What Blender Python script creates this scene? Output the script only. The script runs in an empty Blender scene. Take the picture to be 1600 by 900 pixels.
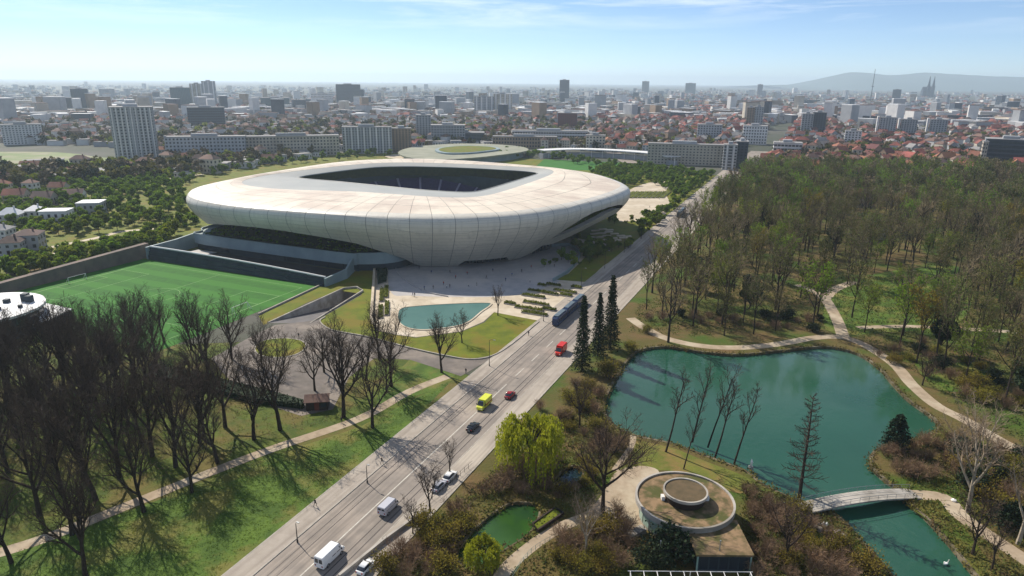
import bpy, bmesh, math, random
import numpy as np
from mathutils import Vector, Matrix
from mathutils.geometry import delaunay_2d_cdt, tessellate_polygon

# ------------------------------------------------------------------ camera, sky, sun, exposure
F = 1060.0; CAMH = 80.0; HOR = 127.0; ROLL = math.radians(0.5)
PITCH = math.atan((450 - HOR) / F)
SUN_AZ = (-0.66, 0.75); SUN_EL = math.radians(40)
SUN_STRENGTH = 5.0; SKY_STRENGTH = 0.105; EXPOSURE = 0.35
HAZE_DENSITY = 0.000088

scene = bpy.context.scene
col = scene.collection
cam_data = bpy.data.cameras.new("camera")
cam_data.sensor_width = 36.0; cam_data.lens = 36.0 * F / 1600.0
cam_data.clip_start = 1.0; cam_data.clip_end = 120000.0
cam = bpy.data.objects.new("camera", cam_data); col.objects.link(cam)
cam.matrix_world = Matrix.Translation((0, 0, CAMH)) @ Matrix.Rotation(math.pi / 2 - PITCH, 4, 'X') @ Matrix.Rotation(ROLL, 4, 'Z')
scene.camera = cam

sv = Vector((SUN_AZ[0], SUN_AZ[1], 0)).normalized() * math.cos(SUN_EL) + Vector((0, 0, math.sin(SUN_EL)))
sun_data = bpy.data.lights.new("sun", 'SUN'); sun_data.energy = SUN_STRENGTH
sun_data.angle = math.radians(0.5); sun_data.color = (1.0, 0.925, 0.81)
sun = bpy.data.objects.new("sun", sun_data); col.objects.link(sun)
sun.rotation_euler = sv.to_track_quat('Z', 'Y').to_euler(); sun.location = (0, 0, 500)

world = bpy.data.worlds.new("World"); scene.world = world; world.use_nodes = True
wt = world.node_tree; wt.nodes.clear()
def wn(kind, **kw):
    n = wt.nodes.new(kind)
    for k, v in kw.items(): setattr(n, k, v)
    return n
wo = wn('ShaderNodeOutputWorld'); wb = wn('ShaderNodeBackground'); sky = wn('ShaderNodeTexSky')
sky.sky_type = 'NISHITA'; sky.sun_disc = False; sky.sun_elevation = SUN_EL
sky.sun_rotation = math.atan2(SUN_AZ[0], SUN_AZ[1]); sky.altitude = 1200
sky.air_density = 0.7; sky.dust_density = 0.0; sky.ozone_density = 4.0
wb.inputs['Strength'].default_value = SKY_STRENGTH
# thin cirrus: stretched noise on a plane high above, by direction
tc = wn('ShaderNodeTexCoord'); sx = wn('ShaderNodeSeparateXYZ'); wt.links.new(tc.outputs['Generated'], sx.inputs[0])
mp = wn('ShaderNodeMapping'); mp.inputs['Scale'].default_value = (3.2, 3.2, 34); mp.inputs['Rotation'].default_value = (0.03, 0, 0.3)
mp.inputs['Location'].default_value = (0.4, 0.3, 0)
wt.links.new(tc.outputs['Generated'], mp.inputs[0])
cn = wn('ShaderNodeTexNoise'); cn.inputs['Scale'].default_value = 1.0; cn.inputs['Detail'].default_value = 9; cn.inputs['Roughness'].default_value = 0.62
cn.inputs['Distortion'].default_value = 0.5
wt.links.new(mp.outputs[0], cn.inputs['Vector'])
cr = wn('ShaderNodeValToRGB'); cr.color_ramp.elements[0].position = 0.46; cr.color_ramp.elements[1].position = 0.72
cr.color_ramp.elements[0].color = (0, 0, 0, 1); cr.color_ramp.elements[1].color = (0.75, 0.75, 0.75, 1)
wt.links.new(cn.outputs['Fac'], cr.inputs[0])
el = wn('ShaderNodeMapRange'); el.inputs['From Min'].default_value = 0.055; el.inputs['From Max'].default_value = 0.1; wt.links.new(sx.outputs['Z'], el.inputs[0])
ef = wn('ShaderNodeMath', operation='MULTIPLY'); wt.links.new(cr.outputs[0], ef.inputs[0]); wt.links.new(el.outputs[0], ef.inputs[1])
cm = wn('ShaderNodeMixRGB'); cm.inputs['Color2'].default_value = (9.5, 9.8, 10.0, 1)
wt.links.new(ef.outputs[0], cm.inputs['Fac']); wt.links.new(sky.outputs[0], cm.inputs['Color1'])
wt.links.new(cm.outputs[0], wb.inputs['Color']); wt.links.new(wb.outputs[0], wo.inputs['Surface'])

vs = scene.view_settings
vs.view_transform = 'Standard'; vs.look = 'None'; vs.exposure = EXPOSURE; vs.gamma = 1.0; vs.use_curve_mapping = False
scene.render.engine = 'CYCLES'
cy = scene.cycles
cy.max_bounces = 5; cy.diffuse_bounces = 2; cy.glossy_bounces = 2; cy.transmission_bounces = 3; cy.transparent_max_bounces = 8
cy.volume_bounces = 3; cy.use_denoising = True; cy.use_adaptive_sampling = False
cy.caustics_reflective = False; cy.caustics_refractive = False

# ------------------------------------------------------------------ frames of reference
def ray(x, y):
    u, v = x - 800.0, y - 450.0
    c, s = math.cos(ROLL), math.sin(ROLL)
    u, v = c * u + s * v, -s * u + c * v
    return (u, F * math.cos(PITCH) - v * math.sin(PITCH), -F * math.sin(PITCH) - v * math.cos(PITCH))
def G(x, y, z=0.0):
    d = ray(x, y); k = (z - CAMH) / d[2]
    return (d[0] * k, d[1] * k)
def height_at(X, Y, x, y):
    d = ray(x, y); return CAMH + d[2] * (Y / d[1])
def depth_of(X, Y, Z=0.0): return Y * math.cos(PITCH) - (Z - CAMH) * math.sin(PITCH)
RA = math.radians(24)                         # the avenue runs 24 degrees off the view axis
def W(s, t): return (s * math.sin(RA) + t * math.cos(RA), s * math.cos(RA) - t * math.sin(RA))
def ST(X, Y): return (X * math.sin(RA) + Y * math.cos(RA), X * math.cos(RA) - Y * math.sin(RA))
def GL(pts, z=0.0): return [G(x, y, z) for x, y in pts]
def WL(pts): return [W(s, t) for s, t in pts]
ROADROT = -RA                                 # z rotation that turns local +Y into the avenue direction

def catmull(pts, n=6, closed=True):
    pts = [np.array(p, float) for p in pts]; N = len(pts); out = []
    rng = range(N) if closed else range(N - 1)
    for i in rng:
        if closed: p0, p1, p2, p3 = pts[i - 1], pts[i], pts[(i + 1) % N], pts[(i + 2) % N]
        else: p0, p1, p2, p3 = pts[max(i - 1, 0)], pts[i], pts[i + 1], pts[min(i + 2, N - 1)]
        for k in range(n):
            u = k / n
            out.append(0.5 * ((2 * p1) + (-p0 + p2) * u + (2 * p0 - 5 * p1 + 4 * p2 - p3) * u * u + (-p0 + 3 * p1 - 3 * p2 + p3) * u ** 3))
    if not closed: out.append(pts[-1])
    return [tuple(p) for p in out]
def inside(x, y, poly):
    r = False; j = len(poly) - 1
    for i in range(len(poly)):
        xi, yi = poly[i][0], poly[i][1]; xj, yj = poly[j][0], poly[j][1]
        if (yi > y) != (yj > y) and x < (xj - xi) * (y - yi) / (yj - yi) + xi: r = not r
        j = i
    return r

# ------------------------------------------------------------------ materials
def lin(c):
    return tuple(((v / 255) / 12.92 if v / 255 <= 0.04045 else ((v / 255 + 0.055) / 1.055) ** 2.4) for v in c) + (1.0,)
MATS = {}
def mat(name, c1, c2=None, scale=1.0, rough=0.8, bump=0.0, rnd=0.0, spec=0.25, detail=5, metal=0.0, trans=0.0, hue=0.0,
        lo=0.35, hi=0.65, c3=None, scale3=0.1, coat=0.0, bumpscale=None, obj=False):
    m = bpy.data.materials.new(name); MATS[name] = m; m.use_nodes = True
    nt = m.node_tree; b = nt.nodes['Principled BSDF']; L = nt.links.new
    b.inputs['Roughness'].default_value = rough; b.inputs['Metallic'].default_value = metal
    b.inputs['Specular IOR Level'].default_value = spec
    if coat: b.inputs['Coat Weight'].default_value = coat
    geo = nt.nodes.new('ShaderNodeTexCoord' if obj else 'ShaderNodeNewGeometry'); P = geo.outputs['Object' if obj else 'Position']
    cur = None
    def noise(sc, det=detail):
        n = nt.nodes.new('ShaderNodeTexNoise'); n.inputs['Scale'].default_value = sc; n.inputs['Detail'].default_value = det
        n.inputs['Roughness'].default_value = 0.6; L(P, n.inputs['Vector']); return n
    def mixc(fac, a, bb):
        x = nt.nodes.new('ShaderNodeMixRGB'); L(fac, x.inputs['Fac'])
        for sock, v in (('Color1', a), ('Color2', bb)):
            if isinstance(v, tuple): x.inputs[sock].default_value = v
            else: L(v, x.inputs[sock])
        return x.outputs[0]
    cur = lin(c1)
    if c2 is not None:
        n = noise(scale); r = nt.nodes.new('ShaderNodeValToRGB')
        r.color_ramp.elements[0].position = lo; r.color_ramp.elements[1].position = hi
        L(n.outputs['Fac'], r.inputs[0]); cur = mixc(r.outputs[0], cur, lin(c2))
    if c3 is not None:
        n = noise(scale3, 4); r = nt.nodes.new('ShaderNodeValToRGB')
        r.color_ramp.elements[0].position = 0.48; r.color_ramp.elements[1].position = 0.62
        L(n.outputs['Fac'], r.inputs[0]); cur = mixc(r.outputs[0], cur, lin(c3))
    if rnd or hue:
        oi = nt.nodes.new('ShaderNodeObjectInfo'); h = nt.nodes.new('ShaderNodeHueSaturation')
        mr = nt.nodes.new('ShaderNodeMapRange'); mr.inputs['To Min'].default_value = 1 - rnd; mr.inputs['To Max'].default_value = 1 + rnd
        L(oi.outputs['Random'], mr.inputs[0]); L(mr.outputs[0], h.inputs['Value'])
        if hue:
            f = nt.nodes.new('ShaderNodeMath'); f.operation = 'FRACT'
            k = nt.nodes.new('ShaderNodeMath'); k.operation = 'MULTIPLY'; k.inputs[1].default_value = 7.31
            L(oi.outputs['Random'], k.inputs[0]); L(k.outputs[0], f.inputs[0])
            m2 = nt.nodes.new('ShaderNodeMapRange'); m2.inputs['To Min'].default_value = 0.5 - hue; m2.inputs['To Max'].default_value = 0.5 + hue
            L(f.outputs[0], m2.inputs[0]); L(m2.outputs[0], h.inputs['Hue'])
        if isinstance(cur, tuple): h.inputs['Color'].default_value = cur
        else: L(cur, h.inputs['Color'])
        cur = h.outputs[0]
    if isinstance(cur, tuple): b.inputs['Base Color'].default_value = cur
    else: L(cur, b.inputs['Base Color'])
    if bump:
        n = noise(bumpscale or scale * 3); bp = nt.nodes.new('ShaderNodeBump'); bp.inputs['Strength'].default_value = min(1, bump); bp.inputs['Distance'].default_value = 0.3 * bump
        L(n.outputs['Fac'], bp.inputs['Height']); L(bp.outputs[0], b.inputs['Normal'])
    if trans:
        out = nt.nodes['Material Output']; tr = nt.nodes.new('ShaderNodeBsdfTranslucent'); ms = nt.nodes.new('ShaderNodeMixShader')
        ms.inputs[0].default_value = trans
        if isinstance(cur, tuple): tr.inputs['Color'].default_value = cur
        else: L(cur, tr.inputs['Color'])
        L(b.outputs[0], ms.inputs[1]); L(tr.outputs[0], ms.inputs[2]); L(ms.outputs[0], out.inputs['Surface'])
    return m

mat('city_ground', (92, 88, 82), (70, 76, 60), 0.02, 0.9, c3=(58, 66, 48), scale3=0.004)
mat('lawn', (84, 108, 34), (64, 88, 26), 0.2, 0.9, bump=0.8, bumpscale=2.5, c3=(110, 108, 50), scale3=0.09, lo=0.4, hi=0.6)
mat('old_lawn', (86, 98, 28), (66, 82, 22), 0.2, 0.9, bump=0.8, bumpscale=2.5, c3=(102, 92, 44), scale3=0.08, lo=0.4, hi=0.6)
mat('leaf_litter', (84, 80, 36), (104, 84, 52), 0.15, 0.95, bump=0.9, bumpscale=1.5, c3=(66, 86, 24), scale3=0.045)
mat('new_lawn', (106, 112, 16), (82, 94, 14), 0.2, 0.9, bump=0.4, bumpscale=2.0, c3=(110, 100, 28), scale3=0.08)
mat('asphalt', (146, 136, 126), (130, 122, 114), 0.25, 0.85, bump=0.05, c3=(160, 148, 136), scale3=0.06)
mat('asphalt_dark', (108, 104, 104), (94, 92, 92), 0.3, 0.85)
mat('pavement', (168, 158, 146), (154, 144, 132), 0.4, 0.85, c3=(178, 168, 154), scale3=0.05)
mat('cream_paving', (192, 178, 156), (174, 160, 138), 0.3, 0.8, c3=(200, 188, 168), scale3=0.08)
mat('plaza_stone', (174, 170, 168), (158, 156, 156), 0.3, 0.7, c3=(182, 176, 170), scale3=0.05)
mat('yard_asphalt', (116, 108, 102), (100, 94, 88), 0.3, 0.9, c3=(134, 124, 114), scale3=0.08)
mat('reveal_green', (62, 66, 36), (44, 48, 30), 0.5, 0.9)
mat('arena_roof', (150, 150, 132), (128, 130, 112), 0.05, 0.8)
mat('twig_grey', (138, 122, 94), (92, 82, 60), 0.12, 0.95, rnd=0.25)
mat('pitch_paint', (132, 164, 108), (108, 148, 82), 0.8, 0.8)
mat('pale_field', (128, 138, 96), (110, 126, 80), 0.03, 0.9, c3=(146, 142, 116), scale3=0.02)
mat('gravel', (168, 150, 128), (146, 130, 108), 0.5, 0.95, bump=0.3, c3=(178, 164, 142), scale3=0.1)
mat('kerb_stone', (176, 168, 156), (150, 144, 134), 0.6, 0.85)
mat('rail_steel', (62, 58, 58), (80, 72, 66), 1.0, 0.5, metal=0.3)
mat('road_paint', (206, 202, 190), (176, 170, 158), 0.8, 0.7)
mat('shell_panel', (212, 206, 192), (200, 195, 182), 0.06, 0.42, rnd=0.035, spec=0.4)
mat('roof_panel', (224, 212, 192), (210, 197, 178), 0.09, 0.5, rnd=0.04, spec=0.35, c3=(200, 184, 166), scale3=0.05)
mat('shell_seam', (112, 116, 120), (98, 102, 106), 0.3, 0.7)
mat('membrane', (166, 166, 160), (154, 156, 152), 0.05, 0.55)
mat('podium_teal', (140, 156, 158), (124, 140, 144), 0.1, 0.6)
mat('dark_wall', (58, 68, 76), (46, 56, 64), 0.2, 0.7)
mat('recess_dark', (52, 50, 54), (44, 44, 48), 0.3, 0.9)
mat('white_rail', (226, 224, 220), None, 1, 0.5)
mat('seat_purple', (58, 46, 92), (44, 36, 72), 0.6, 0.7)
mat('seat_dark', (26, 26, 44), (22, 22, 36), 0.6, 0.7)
mat('aisle', (124, 118, 136), None, 1, 0.8)
mat('wall_brown', (120, 108, 100), (104, 94, 88), 0.25, 0.9, c3=(128, 112, 102), scale3=0.1)
mat('water_pool', (92, 128, 122), (80, 116, 112), 0.05, 0.1, spec=0.5, bump=0.02, bumpscale=1.5)
mat('bark', (62, 52, 44), (46, 38, 32), 2.0, 0.95, rnd=0.2)
mat('bark_pale', (176, 164, 146), (140, 128, 110), 1.0, 0.9, rnd=0.1)
mat('twig', (84, 70, 58), (62, 50, 42), 0.4, 0.95, rnd=0.25)
mat('twig_red', (150, 124, 98), (112, 90, 70), 0.4, 0.95, rnd=0.25)
mat('twig_pale', (150, 132, 112), (120, 104, 86), 0.4, 0.95, rnd=0.15)
mat('bud_olive', (106, 108, 54), (72, 78, 36), 0.12, 0.9, rnd=0.4, hue=0.03, trans=0.35, lo=0.4, hi=0.6)
mat('leaf_green', (128, 146, 42), (88, 110, 30), 0.3, 0.85, rnd=0.3, hue=0.025, trans=0.48)
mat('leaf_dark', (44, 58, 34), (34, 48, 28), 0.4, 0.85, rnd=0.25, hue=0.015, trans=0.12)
mat('leaf_willow', (158, 160, 44), (136, 142, 36), 0.5, 0.85, rnd=0.12, trans=0.45)
mat('leaf_yellow', (142, 130, 50), (116, 110, 40), 0.4, 0.85, rnd=0.2, hue=0.02, trans=0.45)
mat('hedge_leaf', (112, 116, 36), (84, 94, 28), 0.6, 0.85, rnd=0.15, trans=0.3)
mat('white_wall', (214, 212, 208), (200, 198, 196), 0.15, 0.85, rnd=0.1)
mat('cream_wall', (204, 194, 176), (168, 158, 144), 0.03, 0.85, rnd=0.15, lo=0.4, hi=0.6)
mat('grey_wall', (164, 166, 168), (150, 152, 156), 0.1, 0.85, rnd=0.15)
mat('brown_wall', (150, 128, 108), (136, 116, 98), 0.1, 0.85, rnd=0.15)
mat('dark_glass', (44, 52, 62), (36, 44, 54), 0.2, 0.2, spec=0.6)
mat('window_glass', (48, 54, 62), None, 1, 0.15, spec=0.6)
mat('roof_red', (146, 92, 74), (100, 68, 60), 0.035, 0.85, rnd=0.3, hue=0.02, lo=0.4, hi=0.6)
mat('roof_brown', (128, 100, 88), (92, 76, 72), 0.035, 0.85, rnd=0.25, lo=0.4, hi=0.6)
mat('roof_flat', (150, 148, 146), (132, 130, 130), 0.2, 0.9, rnd=0.2)
mat('roof_white', (226, 226, 224), (212, 212, 212), 0.3, 0.6)
mat('red_block', (112, 52, 52), (96, 44, 46), 0.2, 0.8)
mat('green_glass', (74, 98, 104), (62, 86, 94), 0.1, 0.3)
mat('dark_block', (66, 74, 86), (56, 64, 76), 0.1, 0.6)
mat('metal_dark', (52, 54, 56), None, 1, 0.5, metal=0.4)
mat('metal_grey', (150, 152, 152), None, 1, 0.45, metal=0.5)
mat('timber_dark', (58, 46, 40), (44, 36, 32), 1.5, 0.85)
mat('timber_red', (120, 62, 50), (100, 52, 42), 1.5, 0.85)
mat('tyre', (26, 26, 27), None, 1, 0.85)
mat('rim_metal', (168, 170, 172), None, 1, 0.35, metal=0.7)
mat('car_white', (226, 226, 224), None, 1, 0.3, coat=0.4)
mat('car_grey', (186, 186, 192), None, 1, 0.3, coat=0.4)
mat('car_dark', (26, 36, 40), None, 1, 0.3, coat=0.4)
mat('car_red', (146, 24, 34), None, 1, 0.3, coat=0.4)
mat('truck_red', (196, 40, 24), None, 1, 0.4, coat=0.2)
mat('car_yellow', (206, 210, 56), None, 1, 0.35, coat=0.3)
mat('tram_blue', (44, 62, 96), None, 1, 0.35, coat=0.3)
mat('tram_roof', (96, 112, 124), (80, 94, 106), 0.8, 0.6)
mat('lamp_glass', (232, 230, 214), None, 1, 0.3)
mat('tail_red', (150, 20, 20), None, 1, 0.3)
mat('moss_roof', (140, 116, 88), (96, 84, 58), 0.5, 0.95, bump=0.5, c3=(80, 82, 44), scale3=0.25, lo=0.4, hi=0.6)
mat('drum_felt', (104, 88, 66), (84, 74, 54), 0.5, 0.95, bump=0.4)
mat('concrete', (178, 172, 162), (156, 150, 142), 0.3, 0.9, c3=(140, 134, 124), scale3=0.15)
mat('pale_green_glass', (150, 178, 166), None, 1, 0.25, spec=0.5)
mat('bank_earth', (96, 86, 64), (66, 62, 42), 0.5, 0.95, bump=0.6, c3=(122, 112, 92), scale3=0.25)
mat('grass_blade', (104, 124, 46), (84, 106, 36), 0.2, 0.9, trans=0.5, c3=(120, 124, 50), scale3=0.09)
mat('shore_grass', (108, 110, 44), (88, 96, 34), 0.25, 0.9, bump=0.6, bumpscale=2.5, c3=(124, 104, 58), scale3=0.12)
mat('dry_grass', (120, 110, 54), (86, 90, 36), 0.3, 0.95, trans=0.3, c3=(104, 84, 56), scale3=0.15)
mat('rock', (150, 144, 134), (110, 104, 96), 0.8, 0.9, bump=0.5)
mat('swan_white', (236, 234, 228), None, 1, 0.8)
mat('hill', (84, 100, 92), (76, 92, 84), 0.001, 1.0)
mat('dark_water', (18, 36, 40), (24, 44, 46), 0.1, 0.06, spec=0.5)
mat('algae', (36, 70, 22), (48, 84, 26), 0.15, 0.25, spec=0.4, c3=(28, 58, 34), scale3=0.08)

# pond water: turbid teal with ripples
def water_material():
    m = mat('pond_water', (34, 74, 58), (42, 84, 66), 0.02, 0.05, spec=0.7, c3=(62, 94, 80), scale3=0.012)
    nt = m.node_tree; b = nt.nodes['Principled BSDF']; b.inputs['IOR'].default_value = 1.33
    g = nt.nodes.new('ShaderNodeNewGeometry'); n = nt.nodes.new('ShaderNodeTexNoise'); n.inputs['Scale'].default_value = 0.7; n.inputs['Detail'].default_value = 4
    nt.links.new(g.outputs['Position'], n.inputs['Vector']); bp = nt.nodes.new('ShaderNodeBump'); bp.inputs['Strength'].default_value = 0.22; bp.inputs['Distance'].default_value = 0.16
    nt.links.new(n.outputs['Fac'], bp.inputs['Height']); nt.links.new(bp.outputs[0], b.inputs['Normal'])
water_material()
# mown pitch: stripes along the avenue axis
def pitch_material():
    m = mat('pitch_turf', (46, 104, 24), (40, 92, 22), 0.4, 0.9, bump=0.2, bumpscale=3)
    nt = m.node_tree; L = nt.links.new; b = nt.nodes['Principled BSDF']; src = b.inputs['Base Color'].links[0].from_socket
    g = nt.nodes.new('ShaderNodeNewGeometry'); d = nt.nodes.new('ShaderNodeVectorMath'); d.operation = 'DOT_PRODUCT'
    d.inputs[1].default_value = (math.sin(RA), math.cos(RA), 0); L(g.outputs['Position'], d.inputs[0])
    k = nt.nodes.new('ShaderNodeMath'); k.operation = 'MULTIPLY'; k.inputs[1].default_value = math.pi / 5.6; L(d.outputs['Value'], k.inputs[0])
    s = nt.nodes.new('ShaderNodeMath'); s.operation = 'SINE'; L(k.outputs[0], s.inputs[0])
    r = nt.nodes.new('ShaderNodeMapRange'); r.inputs['From Min'].default_value = -0.3; r.inputs['From Max'].default_value = 0.3; L(s.outputs[0], r.inputs[0])
    mx_ = nt.nodes.new('ShaderNodeMixRGB'); mx_.inputs['Color2'].default_value = lin((52, 110, 28)); L(r.outputs[0], mx_.inputs['Fac'])
    L(src, mx_.inputs['Color1']); L(mx_.outputs[0], b.inputs['Base Color'])
pitch_material()
def streaks(name, dark, amount=0.5):
    m = MATS[name]; nt = m.node_tree; L = nt.links.new; b = nt.nodes['Principled BSDF']; src = b.inputs['Base Color'].links[0].from_socket
    g = nt.nodes.new('ShaderNodeNewGeometry'); mp_ = nt.nodes.new('ShaderNodeMapping'); mp_.vector_type = 'TEXTURE'; mp_.inputs['Rotation'].default_value = (0, 0, -RA); mp_.inputs['Scale'].default_value = (1, 26, 1); L(g.outputs['Position'], mp_.inputs[0])
    n = nt.nodes.new('ShaderNodeTexNoise'); n.inputs['Scale'].default_value = 1.1; n.inputs['Detail'].default_value = 5; L(mp_.outputs[0], n.inputs['Vector'])
    r = nt.nodes.new('ShaderNodeMapRange'); r.inputs['From Min'].default_value = 0.45; r.inputs['From Max'].default_value = 0.7; r.inputs['To Max'].default_value = amount; L(n.outputs['Fac'], r.inputs[0])
    mx_ = nt.nodes.new('ShaderNodeMixRGB'); mx_.inputs['Color2'].default_value = lin(dark); L(r.outputs[0], mx_.inputs['Fac']); L(src, mx_.inputs['Color1']); L(mx_.outputs[0], b.inputs['Base Color'])
def panel_lines(name):
    m = MATS[name]; nt = m.node_tree; L = nt.links.new; b = nt.nodes['Principled BSDF']; src = b.inputs['Base Color'].links[0].from_socket
    g = nt.nodes.new('ShaderNodeNewGeometry'); sp_ = nt.nodes.new('ShaderNodeSeparateXYZ'); L(g.outputs['Position'], sp_.inputs[0])
    k = nt.nodes.new('ShaderNodeMath'); k.operation = 'MULTIPLY'; k.inputs[1].default_value = 2 * math.pi / 1.7; L(sp_.outputs['Z'], k.inputs[0])
    c = nt.nodes.new('ShaderNodeMath'); c.operation = 'COSINE'; L(k.outputs[0], c.inputs[0])
    r = nt.nodes.new('ShaderNodeMapRange'); r.inputs['From Min'].default_value = 0.86; r.inputs['From Max'].default_value = 0.97; r.inputs['To Max'].default_value = 0.38; L(c.outputs[0], r.inputs[0])
    mp_ = nt.nodes.new('ShaderNodeMapping'); mp_.vector_type = 'TEXTURE'; mp_.inputs['Scale'].default_value = (1, 1, 9); L(g.outputs['Position'], mp_.inputs[0])
    n = nt.nodes.new('ShaderNodeTexNoise'); n.inputs['Scale'].default_value = 0.7; n.inputs['Detail'].default_value = 5; L(mp_.outputs[0], n.inputs['Vector'])
    r2 = nt.nodes.new('ShaderNodeMapRange'); r2.inputs['From Min'].default_value = 0.5; r2.inputs['From Max'].default_value = 0.8; r2.inputs['To Max'].default_value = 0.4; L(n.outputs['Fac'], r2.inputs[0])
    a = nt.nodes.new('ShaderNodeMath'); a.operation = 'MAXIMUM'; L(r.outputs[0], a.inputs[0]); L(r2.outputs[0], a.inputs[1])
    mx_ = nt.nodes.new('ShaderNodeMixRGB'); mx_.inputs['Color2'].default_value = lin((150, 148, 142)); L(a.outputs[0], mx_.inputs['Fac']); L(src, mx_.inputs['Color1']); L(mx_.outputs[0], b.inputs['Base Color'])
panel_lines('shell_panel')
streaks('asphalt', (98, 92, 86), 0.6); streaks('pavement', (126, 116, 106), 0.6)
# clothing by height of the figure
def person_material(name, top, legs):
    m = bpy.data.materials.new(name); MATS[name] = m; m.use_nodes = True; nt = m.node_tree; L = nt.links.new
    t_ = nt.nodes.new('ShaderNodeTexCoord'); s = nt.nodes.new('ShaderNodeSeparateXYZ'); L(t_.outputs['Object'], s.inputs[0])
    mr = nt.nodes.new('ShaderNodeMapRange'); mr.inputs['From Max'].default_value = 1.8; L(s.outputs['Z'], mr.inputs[0])
    r = nt.nodes.new('ShaderNodeValToRGB'); r.color_ramp.interpolation = 'CONSTANT'; e = r.color_ramp.elements
    e[0].color = lin((30, 28, 28)); e[0].position = 0; e[1].position = 0.05; e[1].color = lin(legs)
    for p, c in ((0.52, top), (0.845, (196, 150, 124)), (0.94, (52, 40, 32))):
        x = e.new(p); x.color = lin(c)
    L(mr.outputs[0], r.inputs[0]); b = nt.nodes['Principled BSDF']; b.inputs['Roughness'].default_value = 0.9; L(r.outputs[0], b.inputs['Base Color'])
person_material('clothes_black', (34, 34, 40), (30, 32, 44)); person_material('clothes_blue', (54, 74, 120), (40, 42, 52))
person_material('clothes_red', (150, 48, 44), (50, 54, 70)); person_material('clothes_pale', (206, 200, 190), (70, 74, 90))

# ------------------------------------------------------------------ mesh helpers
class MB:
    def __init__(self): self.v = []; self.f = []; self.m = []
    def add(self, vs, fs, mi=0):
        o = len(self.v); self.v += [tuple(p) for p in vs]; self.f += [tuple(i + o for i in f) for f in fs]; self.m += [mi] * len(fs)
    def box(self, x0, x1, y0, y1, z0, z1, mi=0):
        self.add([(x0, y0, z0), (x1, y0, z0), (x1, y1, z0), (x0, y1, z0), (x0, y0, z1), (x1, y0, z1), (x1, y1, z1), (x0, y1, z1)],
                 [(0, 3, 2, 1), (4, 5, 6, 7), (0, 1, 5, 4), (1, 2, 6, 5), (2, 3, 7, 6), (3, 0, 4, 7)], mi)
    def prism(self, poly, z0, z1, mi=0, bottom=True):
        a = sum(poly[i - 1][0] * poly[i][1] - poly[i][0] * poly[i - 1][1] for i in range(len(poly)))
        if a < 0: poly = poly[::-1]
        n = len(poly); zz0 = z0 if hasattr(z0, '__len__') else [z0] * n; zz1 = z1 if hasattr(z1, '__len__') else [z1] * n
        vs_ = [(p[0], p[1], zz0[i]) for i, p in enumerate(poly)] + [(p[0], p[1], zz1[i]) for i, p in enumerate(poly)]
        fs = [(i, (i + 1) % n, n + (i + 1) % n, n + i) for i in range(n)] + [tuple(range(n, 2 * n))]
        if bottom: fs.append(tuple(range(n - 1, -1, -1)))
        self.add(vs_, fs, mi)
    def tube(self, pts, rad, sides=6, mi=0, cap=True):
        P_ = [Vector(p) for p in pts]; n = len(P_)
        rr = rad if hasattr(rad, '__len__') else [rad] * n; vs_ = []; fs = []
        for i, p in enumerate(P_):
            d = (P_[min(i + 1, n - 1)] - P_[max(i - 1, 0)]).normalized()
            a = Vector((0, 0, 1)) if abs(d.z) < 0.9 else Vector((1, 0, 0))
            u = d.cross(a).normalized(); w = d.cross(u)
            for k in range(sides):
                an = 2 * math.pi * k / sides; vs_.append(p + (u * math.cos(an) + w * math.sin(an)) * rr[i])
        for i in range(n - 1):
            for k in range(sides):
                a, b = i * sides + k, i * sides + (k + 1) % sides
                fs.append((a, a + sides, b + sides, b))
        if cap: fs.append(tuple(range(sides))); fs.append(tuple(range(n * sides - 1, (n - 1) * sides - 1, -1)))
        self.add(vs_, fs, mi)
    def cyl(self, x, y, z0, z1, r, sides=16, mi=0, r1=None):
        self.tube([(x, y, z0), (x, y, z1)], [r, r if r1 is None else r1], sides, mi)
    def strip(self, pts, w, z0, z1, mi=0, closed=False):
        """a kerb or low wall of width w along a polyline"""
        n = len(pts); Lp = []; Rp = []
        for i in range(n):
            if closed: a, b = pts[i - 1], pts[(i + 1) % n]
            else: a, b = pts[max(i - 1, 0)], pts[min(i + 1, n - 1)]
            d = Vector((b[0] - a[0], b[1] - a[1])); d = d.normalized() if d.length else Vector((1, 0)); nn = Vector((-d.y, d.x)) * w / 2
            Lp.append((pts[i][0] + nn.x, pts[i][1] + nn.y)); Rp.append((pts[i][0] - nn.x, pts[i][1] - nn.y))
        zz0 = z0 if hasattr(z0, '__len__') else [z0] * n; zz1 = z1 if hasattr(z1, '__len__') else [z1] * n
        vs_ = []
        for i in range(n): vs_ += [(*Lp[i], zz0[i]), (*Rp[i], zz0[i]), (*Rp[i], zz1[i]), (*Lp[i], zz1[i])]
        fs = []
        for i in range(n if closed else n - 1):
            a = 4 * i; b = 4 * ((i + 1) % n)
            for k in range(4): fs.append((a + k, b + k, b + (k + 1) % 4, a + (k + 1) % 4))
        if not closed: fs += [(0, 1, 2, 3), (4 * n - 1, 4 * n - 2, 4 * n - 3, 4 * n - 4)]
        self.add(vs_, fs, mi)
    def mesh(self, name, mats, smooth=False):
        me = bpy.data.meshes.new(name); me.from_pydata(self.v, [], self.f)
        for m_ in (mats if isinstance(mats, (list, tuple)) else [mats]): me.materials.append(MATS[m_])
        if any(self.m): me.polygons.foreach_set('material_index', self.m)
        if smooth: me.polygons.foreach_set('use_smooth', [True] * len(self.f))
        me.update(); return me
    def build(self, name, mats, parent=None, smooth=False):
        return link(name, self.mesh(name, mats, smooth), parent)
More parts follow.
